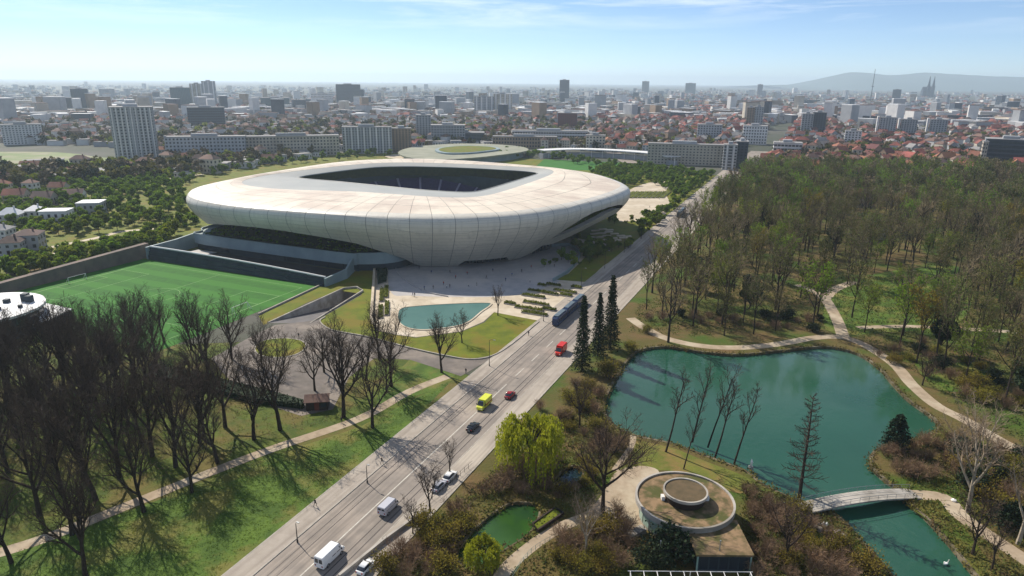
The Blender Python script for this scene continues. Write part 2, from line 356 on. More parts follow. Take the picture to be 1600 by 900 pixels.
def link(name, me, parent=None, loc=None, rz=0, sc=None):
    o = bpy.data.objects.new(name, me); col.objects.link(o)
    if parent: o.parent = parent
    if loc is not None: o.location = loc
    if rz: o.rotation_euler = (0, 0, rz)
    if sc is not None: o.scale = sc if hasattr(sc, '__len__') else (sc, sc, sc)
    return o
def npmesh(name, V, Fq, mats, mi=None):
    me = bpy.data.meshes.new(name); V = np.asarray(V, np.float32); Fq = np.asarray(Fq, np.int32); k = Fq.shape[1]
    me.vertices.add(len(V)); me.vertices.foreach_set('co', V.ravel())
    me.loops.add(Fq.size); me.loops.foreach_set('vertex_index', Fq.ravel())
    me.polygons.add(len(Fq)); me.polygons.foreach_set('loop_start', np.arange(0, Fq.size, k, dtype=np.int32))
    for m_ in (mats if isinstance(mats, (list, tuple)) else [mats]): me.materials.append(MATS[m_])
    if mi is not None: me.polygons.foreach_set('material_index', np.asarray(mi, np.int32))
    me.update(calc_edges=True); return me
def tag(o, label, cat, group=None, kind=None):
    o['label'] = label; o['category'] = cat
    if group: o['group'] = group
    if kind: o['kind'] = kind
    return o
def empty(name, loc=(0, 0, 0), rz=0, sc=None): return link(name, None, None, loc, rz, sc)
def struct(o, label=None):
    o['kind'] = 'structure'
    if label: o['label'] = label
    return o
def stuff(o): o['kind'] = 'stuff'; return o
def sheet(name, poly, z, m, parent=None, label=None):
    a = sum(poly[i - 1][0] * poly[i][1] - poly[i][0] * poly[i - 1][1] for i in range(len(poly)))
    if a < 0: poly = poly[::-1]
    me = bpy.data.meshes.new(name); me.from_pydata([(p[0], p[1], z) for p in poly], [], [tuple(range(len(poly)))]); me.materials.append(MATS[m]); me.update()
    o = link(name, me, parent)
    if parent is None: struct(o, label)
    return o
def ribbon(name, pts, w, z, m, parent=None, label=None, closed=False):
    n = len(pts); V = []; ww = w if hasattr(w, '__len__') else [w] * n
    for i in range(n):
        a, b = (pts[i - 1], pts[(i + 1) % n]) if closed else (pts[max(i - 1, 0)], pts[min(i + 1, n - 1)])
        d = Vector((b[0] - a[0], b[1] - a[1])).normalized()
        V += [(pts[i][0] - d.y * ww[i] / 2, pts[i][1] + d.x * ww[i] / 2, z), (pts[i][0] + d.y * ww[i] / 2, pts[i][1] - d.x * ww[i] / 2, z)]
    Fs = [(2 * i, 2 * i + 1, 2 * ((i + 1) % n) + 1, 2 * ((i + 1) % n)) for i in range(n if closed else n - 1)]
    me = bpy.data.meshes.new(name); me.from_pydata(V, [], Fs); me.materials.append(MATS[m]); me.update()
    o = link(name, me, parent)
    if parent is None: struct(o, label)
    return o

# ------------------------------------------------------------------ ground, water, paths
POND = catmull(GL([(1000, 546), (1040, 541), (1090, 548), (1150, 553), (1220, 547), (1290, 541), (1340, 552), (1375, 575), (1395, 598), (1420, 624),
    (1468, 663), (1432, 686), (1372, 702), (1362, 726), (1388, 752), (1418, 772), (1422, 786), (1455, 815), (1520, 892), (1590, 990), (1420, 990), (1396, 905), (1342, 842), (1308, 806),
    (1250, 784), (1192, 757), (1165, 736), (1105, 713), (1050, 693), (985, 678), (950, 656), (944, 626), (962, 590), (980, 562)]), 4)
ALGAE = catmull(GL([(716, 858), (735, 832), (768, 803), (800, 785), (838, 788), (842, 806), (826, 834), (790, 858), (745, 886), (718, 880)]), 4)
DARKP = catmull(GL([(866, 752), (880, 734), (900, 727), (912, 738), (902, 756), (890, 770), (874, 768)]), 4)
RAMP = WL([(166, -165.5), (209, -166.3), (212.5, -163), (209.5, -158), (172, -152.5)])
PARK = WL([(-60, -59.4), (640, -59.4), (700, 60), (760, 420), (560, 520), (-60, 260)])
RIGHT_LIMIT = 30000
def build_ground():
    V = []; Ed = []
    def loop(p):
        o = len(V); V.extend(Vector(q[:2]) for q in p); Ed.extend((o + i, o + (i + 1) % len(p)) for i in range(len(p)))
    loop([(-25000, -800), (25000, -800), (25000, 25000), (-25000, 25000)])
    for p in (POND, ALGAE, DARKP, RAMP, PARK): loop(p)
    v, e, f, *_ = delaunay_2d_cdt(V, Ed, [], 0, 1e-6)
    me = bpy.data.meshes.new('ground'); keep = []; mi = []
    for t_ in f:
        c = sum((v[i] for i in t_), Vector((0, 0))) / len(t_)
        if any(inside(c.x, c.y, h) for h in (POND, ALGAE, DARKP, RAMP)): continue
        keep.append(tuple(t_)); mi.append(1 if inside(c.x, c.y, PARK) else 0)
    me.from_pydata([(p.x, p.y, 0) for p in v], [], keep)
    for m_ in ('city_ground', 'leaf_litter'): me.materials.append(MATS[m_])
    me.polygons.foreach_set('material_index', mi); me.update()
    struct(link('ground', me), 'flat city and park ground reaching to the horizon')
build_ground()
def bank(name, poly, depth, m, w=0.9, z1=0.12):
    b = MB(); b.strip(poly, w, -depth, z1, closed=True); return struct(b.build(name, m))
sheet('pond_water', POND, -0.7, 'pond_water', label='teal green pond in the park')
bank('pond_bank', POND, 1.4, 'bank_earth', 0.7, 0.06)
sheet('algae_pond', ALGAE, -0.5, 'algae', label='small bright green algae covered pond'); bank('algae_pond_bank', ALGAE, 1.0, 'bank_earth', 0.35, 0.05)
sheet('small_pond', DARKP, -0.5, 'dark_water', label='small dark blue pond by the willow'); bank('small_pond_bank', DARKP, 1.0, 'bank_earth', 0.35, 0.05)
# underground ramp
rb = MB()
r0 = [(166, -165.5, 0.0), (172, -152.5, 0.0), (209.5, -158, -6), (212.5, -163, -6.2), (209, -166.3, -6)]
rb.add([(*W(s, t), z) for s, t, z in r0], [(0, 1, 2, 3, 4)]); struct(rb.build('ramp_road', 'asphalt_dark'), 'ramp road sloping down underground')
rw = MB(); rw.strip([W(166, -165.7), W(209, -166.5), W(212.7, -163), W(209.7, -157.8), W(172, -152.3)], 0.5, -6.5, [0.15, 0.8, 0.8, 0.8, 0.15])
tag(rw.build('ramp_wall', 'concrete'), 'pale concrete parapet wall round the sunken ramp', 'wall')

def pxsheet(name, px, z, m, n=0, label=None):
    p = GL(px); return sheet(name, catmull(p, n) if n else p, z, m, label=label)
# left park
sheet('park_lawn', WL([(-40, -82.6), (157, -82.6), (160, -120), (150, -158), (138, -178), (132, -300), (-40, -420)]), 0.02, 'old_lawn', label='tired lawn under the bare trees')
pxsheet('bright_lawn', [(-60, 890), (40, 855), (200, 800), (420, 714), (560, 668), (640, 628), (712, 588), (614, 690), (345, 908), (-60, 960)], 0.04, 'lawn', label='bright green lawn beside the avenue')
ribbon('park_path', catmull(GL([(-60, 880), (60, 845), (200, 790), (330, 738), (430, 700), (560, 655), (640, 612), (700, 588)]), 6, False), 3.0, 0.06, 'gravel', label='pale gravel path through the bare trees')
pxsheet('service_yard', [(330, 560), (400, 522), (430, 508), (500, 500), (520, 518), (575, 528), (640, 545), (700, 560), (735, 563), (790, 548), (720, 588), (640, 562), (585, 560), (545, 590), (520, 640), (470, 650), (380, 620)], 0.05, 'yard_asphalt', label='paved service yard with turning circle')
# green belt west of the stadium and beyond
pxsheet('green_belt', [(-40, 262), (130, 268), (300, 252), (420, 246), (560, 238), (660, 240), (640, 262), (300, 300), (300, 350), (264, 392), (40, 452), (-40, 475)], 0.02, 'new_lawn', label='grassland and gardens left of the stadium')
sheet('stadium_grounds', WL([(207, -180), (207, -82.3), (640, -82.3), (690, -300), (690, -430), (480, -420), (300, -360), (207, -290)]), 0.025, 'new_lawn', label='grass round the stadium')
for px, w in (([(-20, 403), (70, 388), (150, 372), (190, 362), (240, 358)], 4), ([(-20, 420), (40, 405), (130, 388)], 3), ([(120, 288), (230, 283), (320, 272)], 4), ([(150, 262), (260, 266), (330, 258)], 9)):
    ribbon('garden_path', catmull(GL(px), 5, False), w, 0.05, 'cream_paving')
# forecourt
pxsheet('forecourt', [(584, 410), (620, 395), (700, 380), (900, 372), (985, 388), (912, 446), (846, 502), (772, 488), (755, 503), (720, 518), (650, 527), (620, 523), (588, 516), (579, 500)], 0.05, 'cream_paving', label='cream paved forecourt in front of the stadium')
sheet('plaza', catmull(GL([(606, 420), (618, 400), (700, 380), (830, 372), (895, 386), (906, 398), (898, 414), (870, 442), (800, 462), (700, 464), (640, 462), (612, 458)]), 5), 0.07, 'plaza_stone', label='smooth grey stone plaza at the stadium entrance')
pl = catmull(GL([(640, 398), (622, 404), (618, 418), (628, 434), (648, 448), (670, 458), (700, 464)]), 5, False)
b = MB(); b.strip(pl, 0.35, 0.05, 0.55); tag(b.build('plaza_edge_wall', 'plaza_stone'), 'low curved stone step at the left edge of the plaza', 'wall')
b = MB(); b.strip(catmull(GL([(862, 386), (885, 384), (900, 390), (906, 399), (900, 412), (886, 427), (864, 440)]), 6, False), 0.5, 0.05, 1.5)
tag(b.build('plaza_balustrade', 'podium_teal'), 'curved grey balustrade wall at the right end of the plaza', 'wall')
pool = catmull(GL([(621, 492), (628, 482), (660, 478), (710, 475), (762, 474), (766, 478), (752, 488), (735, 502), (715, 510), (670, 516), (640, 514), (624, 505)]), 5)
sheet('reflecting_pool', pool, 0.16, 'water_pool', label='shallow teal reflecting pool on the forecourt')
b = MB(); b.strip(pool, 0.6, 0.05, 0.3, closed=True); struct(b.build('pool_rim', 'cream_paving'))
LAWN_A = [(404, 494), (525, 437), (560, 422), (585, 413), (579, 500), (588, 517), (620, 524), (650, 528), (720, 519), (757, 504), (772, 489), (842, 501), (838, 507), (800, 537), (768, 556), (735, 561), (700, 556), (640, 543), (575, 526), (520, 516), (500, 504), (502, 497), (565, 461), (566, 454), (558, 449), (538, 450), (480, 473), (436, 496), (412, 508)]
pxsheet('mound_lawn', LAWN_A, 0.06, 'new_lawn', label='yellow green lawn round the ramp and pool')
b = MB(); b.strip(GL([(404, 492), (525, 435), (562, 421), (586, 411)]), 0.5, 0, 0.6); tag(b.build('pitch_kerb', 'kerb_stone'), 'pale kerb wall along the right side of the training pitch', 'kerb')
b = MB(); b.strip(catmull(GL([(508, 496), (500, 503), (518, 516), (575, 527), (640, 544), (700, 557), (735, 562), (768, 557), (800, 538), (842, 503)]), 4, False), 0.4, 0, 0.35); tag(b.build('lawn_kerb', 'kerb_stone'), 'curved pale kerb along the lower edge of the forecourt lawn', 'kerb')
isl = catmull(GL([(398, 545), (412, 533), (440, 529), (468, 532), (478, 541), (466, 553), (438, 559), (408, 556)]), 4)
sheet('island_lawn', isl, 0.2, 'new_lawn', label='round grass island in the turning circle'); b = MB(); b.strip(isl, 0.4, 0, 0.22, closed=True); struct(b.build('island_kerb', 'kerb_stone'))
pxsheet('corner_lawn', [(590, 612), (640, 562), (712, 586), (690, 606), (640, 622), (590, 640)], 0.055, 'lawn', label='small lawn at the corner by the avenue')
pxsheet('wedge_lawn', [(865, 437), (888, 428), (905, 412), (914, 402), (960, 380), (985, 390), (942, 416), (916, 441)], 0.09, 'new_lawn', label='bright grass wedge between plaza and avenue')
# promenade wall and narrow planting strips on the left of the forecourt
b = MB(); b.strip(GL([(586, 411), (583, 455), (580, 500), (588, 515)]), 1.0, 0.0, 1.1); tag(b.build('promenade_wall', 'cream_paving'), 'long cream wall between mound lawn and forecourt', 'wall')
# avenue
AV0, AV1 = -60, 1300
sheet('avenue', WL([(AV0, -78), (700, -78), (700, -64.2), (AV0, -64.2)]), 0.03, 'asphalt', label='grey tram avenue running away beside the park')
sheet('left_pavement', WL([(AV0, -82.6), (700, -82.6), (700, -78.25), (AV0, -78.25)]), 0.13, 'pavement', label='footpath on the stadium side of the avenue')
sheet('right_pavement', WL([(AV0, -63.95), (690, -63.95), (690, -59.4), (AV0, -59.4)]), 0.13, 'pavement', label='footpath on the park side of the avenue')
for t in (-78.12, -64.08, -82.7, -59.3):
    b = MB(); b.strip([W(AV0, t), W(690, t)], 0.26, 0, 0.15); struct(b.build('kerb', 'kerb_stone'))
for t, wh in ((-75.9, 'left rail of the tram track next to the stadium footpath'), (-74.45, 'right rail of the tram track on the stadium side of the avenue'), (-67.3, 'left rail of the tram track on the park side of the avenue'), (-65.85, 'right rail of the tram track next to the park footpath')):
    b = MB(); b.strip([W(AV0, t), W(690, t)], 0.16, 0.0, 0.05); tag(b.build('tram_rail', 'rail_steel'), wh, 'rail', 'tram rails in the avenue')
s = 60.0; k = 0
lines = [(-40, 150.0)] + [(150 + 12 * i, 156 + 12 * i) for i in range(30)]
for a, c in lines: sheet('lane_line', WL([(a, -70.95), (c, -70.95), (c, -70.72), (a, -70.72)]), 0.036, 'road_paint')

# ------------------------------------------------------------------ stadium
SC = (340.0, -210.0)
def polar_table(pts):
    """radius about the stadium centre against bearing (0 = towards the camera end, positive = avenue side)"""
    a = np.array([math.atan2(t - SC[1], -(s - SC[0])) for s, t in pts]); r = np.array([math.hypot(s - SC[0], t - SC[1]) for s, t in pts])
    o = np.argsort(a); a, r = a[o], r[o]
    a = np.concatenate([a - 2 * math.pi, a, a + 2 * math.pi]); r = np.concatenate([r, r, r])
    return lambda x: float(np.interp(x, a, r))
RIM = polar_table(catmull([(221, -235), (222, -210), (227, -175), (236, -141), (254, -116), (280, -101), (317, -91), (351, -89), (368, -95), (384, -106), (401, -122), (411, -140), (418, -168), (424, -197), (426, -228), (422, -258), (408, -281), (380, -298), (338, -302), (291, -300), (256, -294), (237, -281), (226, -262)], 10))
def superell(cs, ct, a, b, n, k=240):
    out = []
    for i in range(k):
        u = 2 * math.pi * i / k; c, s_ = math.cos(u), math.sin(u)
        out.append((cs + a * math.copysign(abs(c) ** (2 / n), c), ct + b * math.copysign(abs(s_) ** (2 / n), s_)))
    return out
OPEN = polar_table(catmull([(307, -209), (310, -245), (311, -271), (315, -278), (335, -277), (371, -268), (386, -254), (394, -236), (400, -210), (402, -182), (401, -166), (396, -159.5), (380, -158.5), (355, -158.5), (322, -159), (311, -162), (307, -171), (305.5, -188)], 8))
MEMB = polar_table(catmull([(276, -283), (266, -267), (266, -242), (276, -207), (279, -172), (284, -153), (299, -144.5), (340, -143.5), (378, -145), (396, -149), (406, -158), (408, -175), (406, -208), (400, -236), (391, -259), (373, -275), (340, -285), (318, -289), (295, -290)], 8))
ZLOW_K = [(-180, 4), (-120, 4), (-95, 5), (-60, 7), (-45, 8.5), (-36.5, 10.3), (-28, 12.8), (-21, 15), (-14, 16.5), (-7.5, 17.1), (0.5, 16.5), (11, 14.4), (17, 12.5), (22.5, 8.5), (27, 5), (29.5, 1.5), (31, 0.15), (40, 0.15), (41.3, 3.3), (52, 3.2), (53.5, 0.4), (57, 0.5), (60, 3), (61.5, 7.3), (62.5, 11.5), (65.5, 16), (69, 19.6), (73, 21.2), (80, 21.6), (86, 20.8), (92, 18.8), (97, 15), (101, 11.5), (125, 8), (140, 5), (180, 4)]
def zlow(a): return float(np.interp(math.degrees(a), [k_[0] for k_ in ZLOW_K], [k_[1] for k_ in ZLOW_K]))
def sp(a, r, z): return (*W(SC[0] - math.cos(a) * r, SC[1] + math.sin(a) * r), z)
FAC = np.array([(0.955, 27.0), (0.984, 26.3), (0.997, 24.7), (1.0, 22.6), (0.992, 19.5), (0.967, 15.5), (0.928, 10.5), (0.88, 5.5), (0.825, 0.0)])
FACD = np.array(catmull(FAC, 8, False))
def fac_point(a, v, off=0.0):
    """v = 0 at the roof crease, 1 at the lower edge"""
    zl = zlow(a); zz = FACD[:, 1]; kend = float(np.interp(-zl, -zz, np.arange(len(zz))))
    k_ = v * kend; fr = float(np.interp(k_, np.arange(len(zz)), FACD[:, 0])); z = float(np.interp(k_, np.arange(len(zz)), zz))
    return sp(a, fr * RIM(a) + off, z)
def roof_point(a, v, off=0.0):
    """v = 0 at membrane edge, 1 at crease"""
    r0, r1 = MEMB(a), 0.955 * RIM(a); z = 26.9 + 0.7 * math.sin(math.pi * v) + 0.1 * v
    return sp(a, r0 + (r1 - r0) * v, z + off)
def memb_point(a, v, off=0.0):
    r0, r1 = OPEN(a) + 0.4, MEMB(a); return sp(a, r0 + (r1 - r0) * v, 25.0 + 1.85 * v ** 0.8 + off)
def loft(fn, a0, a1, na, v0, v1, nv, off, thick=0.0, mb=None):
    mb = mb or MB(); vs_ = []
    for i in range(na + 1):
        for j in range(nv + 1): vs_.append(fn(a0 + (a1 - a0) * i / na, v0 + (v1 - v0) * j / nv, off))
    fs = [(i * (nv + 1) + j, i * (nv + 1) + j + 1, (i + 1) * (nv + 1) + j + 1, (i + 1) * (nv + 1) + j) for i in range(na) for j in range(nv)]
    mb.add(vs_, fs); return mb
def build_stadium():
    root = empty('stadium', (*W(*SC), 0)); tag(root, 'huge white ring shaped football stadium with rounded panelled shell', 'stadium')
    inv = root.matrix_basis.inverted()
    def part(mb, name, m, parent=root, smooth=True):
        o = mb.build(name, m, parent, smooth); wl = Vector((*W(*SC), 0)) if True else None
        o.data.transform(Matrix.Translation(-wl)); return o
    bear = lambda d: math.radians(d)
    back = MB()
    loft(lambda a, v, o: fac_point(a, v, -0.45), -math.pi, math.pi, 360, 0, 1, 14, 0, mb=back)
    shell = part(back, 'facade', 'shell_seam')
    rb_ = MB(); loft(lambda a, v, o: roof_point(a, v, -0.25), -math.pi, math.pi, 288, 0, 1, 6, 0, mb=rb_); roof = part(rb_, 'roof', 'shell_seam')
    mbm = MB(); loft(memb_point, -math.pi, math.pi, 360, 0, 1, 4, 0, mb=mbm); part(mbm, 'roof_membrane', 'membrane')
    # inner reveal of the opening, greened
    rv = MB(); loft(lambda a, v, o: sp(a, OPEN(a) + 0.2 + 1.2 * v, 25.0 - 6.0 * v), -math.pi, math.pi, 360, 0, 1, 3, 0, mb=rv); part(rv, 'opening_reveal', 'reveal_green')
    lp = MB(); loft(lambda a, v, o: sp(a, OPEN(a) + 0.9 * math.cos(v * 2 * math.pi) * 0.5, 25.0 + 0.35 * math.sin(v * 2 * math.pi)), -math.pi, math.pi, 240, 0, 1, 6, 0, mb=lp); part(lp, 'opening_lip', 'membrane')
    # panels: equal arc lengths
    N = 72; A_ = np.linspace(-math.pi, math.pi, 2001); Lr = np.array([RIM(a) for a in A_]); cum = np.concatenate([[0], np.cumsum((Lr[1:] + Lr[:-1]) / 2 * np.diff(A_))])
    cuts = [float(np.interp(cum[-1] * i / N, cum, A_)) for i in range(N + 1)]
    for i in range(N):
        a0, a1 = cuts[i], cuts[i + 1]; ga = 0.09 / RIM(a0)
        for j in range(4):
            v0, v1 = [0, 0.26, 0.5, 0.75, 1.0][j:j + 2]
            part(loft(fac_point, a0 + ga, a1 - ga, 6, v0 + (0.0012 if j else 0), v1 - 0.0012, 4, 0), 'facade_panel', 'shell_panel', shell)
        for j in range(3):
            v0, v1 = j / 3, (j + 1) / 3
            part(loft(roof_point, a0 + ga, a1 - ga, 4, v0 + 0.003, v1 - (0.003 if j < 2 else 0.0), 3, 0), 'roof_panel', 'roof_panel', roof)
    # soffit under the shell
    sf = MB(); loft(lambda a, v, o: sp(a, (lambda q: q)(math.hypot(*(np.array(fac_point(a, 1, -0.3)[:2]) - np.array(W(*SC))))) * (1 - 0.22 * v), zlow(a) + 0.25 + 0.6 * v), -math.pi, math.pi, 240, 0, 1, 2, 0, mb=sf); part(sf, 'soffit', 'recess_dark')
    # inner drum behind the soffit
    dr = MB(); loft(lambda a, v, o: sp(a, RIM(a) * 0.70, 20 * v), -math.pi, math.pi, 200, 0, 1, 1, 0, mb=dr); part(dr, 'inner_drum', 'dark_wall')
    # bowl
    def tier(name, d0, z0, d1, z1, rows, m):
        mb = MB(); prof = []
        for k_ in range(rows):
            u = k_ / rows; u2 = (k_ + 1) / rows; z = z0 + (z1 - z0) * u
            prof += [(d0 + (d1 - d0) * u, z), (d0 + (d1 - d0) * u2, z)]
        n = 200; vs_ = []; fs = []; K = len(prof)
        for i in range(n + 1):
            a = -math.pi + 2 * math.pi * i / n
            vs_ += [sp(a, OPEN(a) + d_, z) for d_, z in prof]
        for i in range(n):
            for k_ in range(K - 1): fs.append((i * K + k_, i * K + k_ + 1, (i + 1) * K + k_ + 1, (i + 1) * K + k_))
        mb.add(vs_, fs); return part(mb, name, m, smooth=False)
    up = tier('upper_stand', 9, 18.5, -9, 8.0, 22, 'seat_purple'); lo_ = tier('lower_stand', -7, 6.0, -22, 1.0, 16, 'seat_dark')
    mb = MB(); loft(lambda a, v, o: sp(a, OPEN(a) - 9.1 - 0.4 * v, 7.2 + 1.1 * (1 - v)), -math.pi, math.pi, 240, 0, 1, 1, 0, mb=mb); part(mb, 'tier_parapet', 'aisle')
    for k_ in range(28):
        a = -math.pi + 2 * math.pi * (k_ + 0.5) / 28; w_ = 0.7 / OPEN(a)
        mb = MB(); loft(lambda aa, v, o: sp(aa, OPEN(aa) + 9 - 18 * v, 18.75 - 10.5 * v + 0.35), a - w_, a + w_, 1, 0.02, 1, 6, 0, mb=mb); part(mb, 'aisle', 'aisle', up)
    mb = MB(); mb.add([sp(a, OPEN(a) - 21, 0.5) for a in np.linspace(math.pi, -math.pi, 100)[:-1]], [tuple(range(99))]); part(mb, 'inner_pitch', 'pitch_turf')
    # left podium with planted terrace
    pod = [(231, -266), (231, -186), (233.5, -177), (239, -168), (247, -163.5), (257, -165), (285, -180), (285, -272), (248, -280), (238, -274)]
    pdw = catmull(WL(pod), 4)
    mb = MB(); mb.prism(pdw, 3.2, 7.4); podium = part(mb, 'podium', 'podium_teal', smooth=False)
    inner = catmull(WL([(234.5, -263), (234.5, -188), (237, -179), (243, -172), (252, -170), (282, -184), (282, -267), (249, -275), (240, -270)]), 4)
    mb = MB(); mb.prism(catmull(WL([(s_ + 1.5, t_) for s_, t_ in pod]), 4), 0.0, 3.15); part(mb, 'podium_base', 'dark_wall', smooth=False).scale = (1, 1, 1)
    mb = MB(); mb.prism(inner, 7.42, 7.7); part(mb, 'terrace_bed', 'leaf_dark', smooth=False)
    mb = MB(); mb.strip(pdw, 0.5, 7.4, 8.3, closed=True); part(mb, 'podium_parapet', 'podium_teal', smooth=False)
    # right hand planted slot with the long beam under it, and the planted slope in the left slot
    BT = [(60, 9.5), (62.5, 10.8), (67, 12), (71, 13.7), (76, 16), (81.5, 18.3), (88, 18.4), (95, 15.5), (102, 12)]; BB = [(60, 7.4), (65.5, 6.2), (69.5, 8), (73.5, 10.2), (79, 12.8), (86, 14.3), (92.5, 14), (102, 11)]
    ip = lambda tb, a: float(np.interp(math.degrees(a), [q[0] for q in tb], [q[1] for q in tb])); frz = lambda z: float(np.interp(-z, -FACD[:, 1], FACD[:, 0]))
    def beam(a, v, o):
        zt, zb = ip(BT, a), ip(BB, a); k_ = int(round(v * 4)) % 4; z = (zt, zb, zb + 0.3, zt + 0.1)[k_]; return sp(a, frz(z) * RIM(a) - (0, 0, 5.0, 4.0)[k_], z)
    mb = MB(); loft(beam, bear(60.5), bear(102), 60, 0, 1, 4, 0, mb=mb); part(mb, 'terrace_beam', 'shell_panel', smooth=False)
    mb = MB(); loft(lambda a, v, o: sp(a, (frz(ip(BT, a)) * RIM(a) - 3.0) * (1 - v) + RIM(a) * 0.78 * v, ip(BT, a) + 0.15 + 3.5 * v), bear(62), bear(101), 60, 0, 1, 3, 0, mb=mb); part(mb, 'terrace_slope', 'hedge_leaf')
    mb = MB(); loft(lambda a, v, o: sp(a, RIM(a) * (0.875 - 0.15 * v), 7.6 + 7.5 * v), bear(-58), bear(23), 60, 0, 1, 3, 0, mb=mb); part(mb, 'planted_slope', 'leaf_dark')
    # leafy cover on the terraces
    rng = np.random.default_rng(4); V = []; Q = []
    def tuft(x, y, z, r, n):
        for _ in range(n):
            d = rng.normal(size=3); d /= np.linalg.norm(d); c = np.array([x, y, z]) + d * r * rng.uniform(0.3, 1) * np.array([1, 1, 0.6]); u = rng.normal(size=3); u /= np.linalg.norm(u); w_ = np.cross(u, d); s_ = rng.uniform(0.25, 0.5)
            o = len(V); V.extend([c + u * s_, c + w_ * s_, c - u * s_, c - w_ * s_]); Q.append((o, o + 1, o + 2, o + 3))
    cc = W(*SC)
    for _ in range(420):
        s_, t_ = rng.uniform(235, 256), rng.uniform(-272, -176)
        if inside(*W(s_, t_), inner): X, Y = W(s_, t_); tuft(X - cc[0], Y - cc[1], 8.0, 0.9, 9)
    for _ in range(330):
        a = bear(rng.uniform(-55, 20)); v = rng.uniform(0, 1); p = sp(a, RIM(a) * (0.875 - 0.15 * v), 7.9 + 7.5 * v); tuft(p[0] - cc[0], p[1] - cc[1], p[2], 0.8, 7)
    for _ in range(220):
        a = bear(rng.uniform(64, 100)); v = rng.uniform(0, 1); p = sp(a, (frz(ip(BT, a)) * RIM(a) - 3.0) * (1 - v) + RIM(a) * 0.78 * v, ip(BT, a) + 0.3 + 3.5 * v); tuft(p[0] - cc[0], p[1] - cc[1], p[2], 0.7, 8)
    o = link('terrace_planting', npmesh('terrace_planting', V, Q, 'leaf_green'), root); stuff(o)
    # door glazing in the entrance recesses
    for d0, d1 in ((20, 28), (42, 54), (60, 72)):
        n = int((d1 - d0) / 1.6)
        for k_ in range(n):
            a0, a1 = bear(d0 + (d1 - d0) * k_ / n), bear(d0 + (d1 - d0) * (k_ + 0.9) / n)
            mb = MB(); loft(lambda a, v, o: sp(a, RIM(a) * 0.80, 0.08 + 3.0 * v), a0, a1, 1, 0, 1, 1, 0, mb=mb); part(mb, 'entrance_pane', 'window_glass')
    return root
build_stadium()

# ------------------------------------------------------------------ training pitch, its stand and wall
PS0, PS1, PT0, PT1 = 137.0, 205.0, -273.0, -181.0
sheet('pitch_surround', WL([(131, -279), (208, -279), (208, -177), (131, -177)]), 0.05, 'pitch_turf', label='green turf apron round the training pitch')
pt = tag(sheet('training_pitch', WL([(PS0, PT0), (PS1, PT0), (PS1, PT1), (PS0, PT1)]), 0.07, 'pitch_turf'), 'striped green training football pitch beside the stadium', 'pitch'); del pt['kind']
tm, sm = (PT0 + PT1) / 2, (PS0 + PS1) / 2
def mark(pts, closed=False): ribbon('pitch_line', WL(pts), 0.18, 0.085, 'pitch_paint', pt, closed=closed)
def rect(s0, s1, t0, t1):
    mark([(s0, t0), (s1, t0)]); mark([(s0, t1), (s1, t1)]); mark([(s0, t0), (s0, t1)]); mark([(s1, t0), (s1, t1)])
rect(PS0 + 1.5, PS1 - 1.5, PT0 + 2, PT1 - 2); mark([(PS0 + 1.5, tm), (PS1 - 1.5, tm)])
rect(sm - 20, sm + 20, PT1 - 18.5, PT1 - 2.2); rect(sm - 20, sm + 20, PT0 + 2.2, PT0 + 18.5); rect(sm - 9, sm + 9, PT1 - 7.5, PT1 - 2.3); rect(sm - 9, sm + 9, PT0 + 2.3, PT0 + 7.5)
mark([(sm + 9.15 * math.cos(u), tm + 9.15 * math.sin(u)) for u in np.linspace(0, 2 * math.pi, 41)[:-1]], True)
def goal(t, d):
    g = empty('football_goal', (*W(sm, t), 0.08)); tag(g, 'white football goal at the %s end of the training pitch' % ('right' if d > 0 else 'left'), 'goal')
    c = np.array(W(sm, t))
    def tb(name, pts):
        m_ = MB(); m_.tube([(*(np.array(W(sm + a, t + bq)) - c), z) for a, bq, z in pts], 0.08, 6); m_.build(name, 'white_rail', g)
    tb('post', [(-3.66, 0, 0), (-3.66, 0, 2.44)]); tb('post', [(3.66, 0, 0), (3.66, 0, 2.44)]); tb('crossbar', [(-3.66, 0, 2.44), (3.66, 0, 2.44)])
    tb('net_stay', [(-3.66, 0, 2.44), (-3.66, 1.8 * d, 0)]); tb('net_stay', [(3.66, 0, 2.44), (3.66, 1.8 * d, 0)])
goal(PT1 - 2, 1); goal(PT0 + 2, -1)
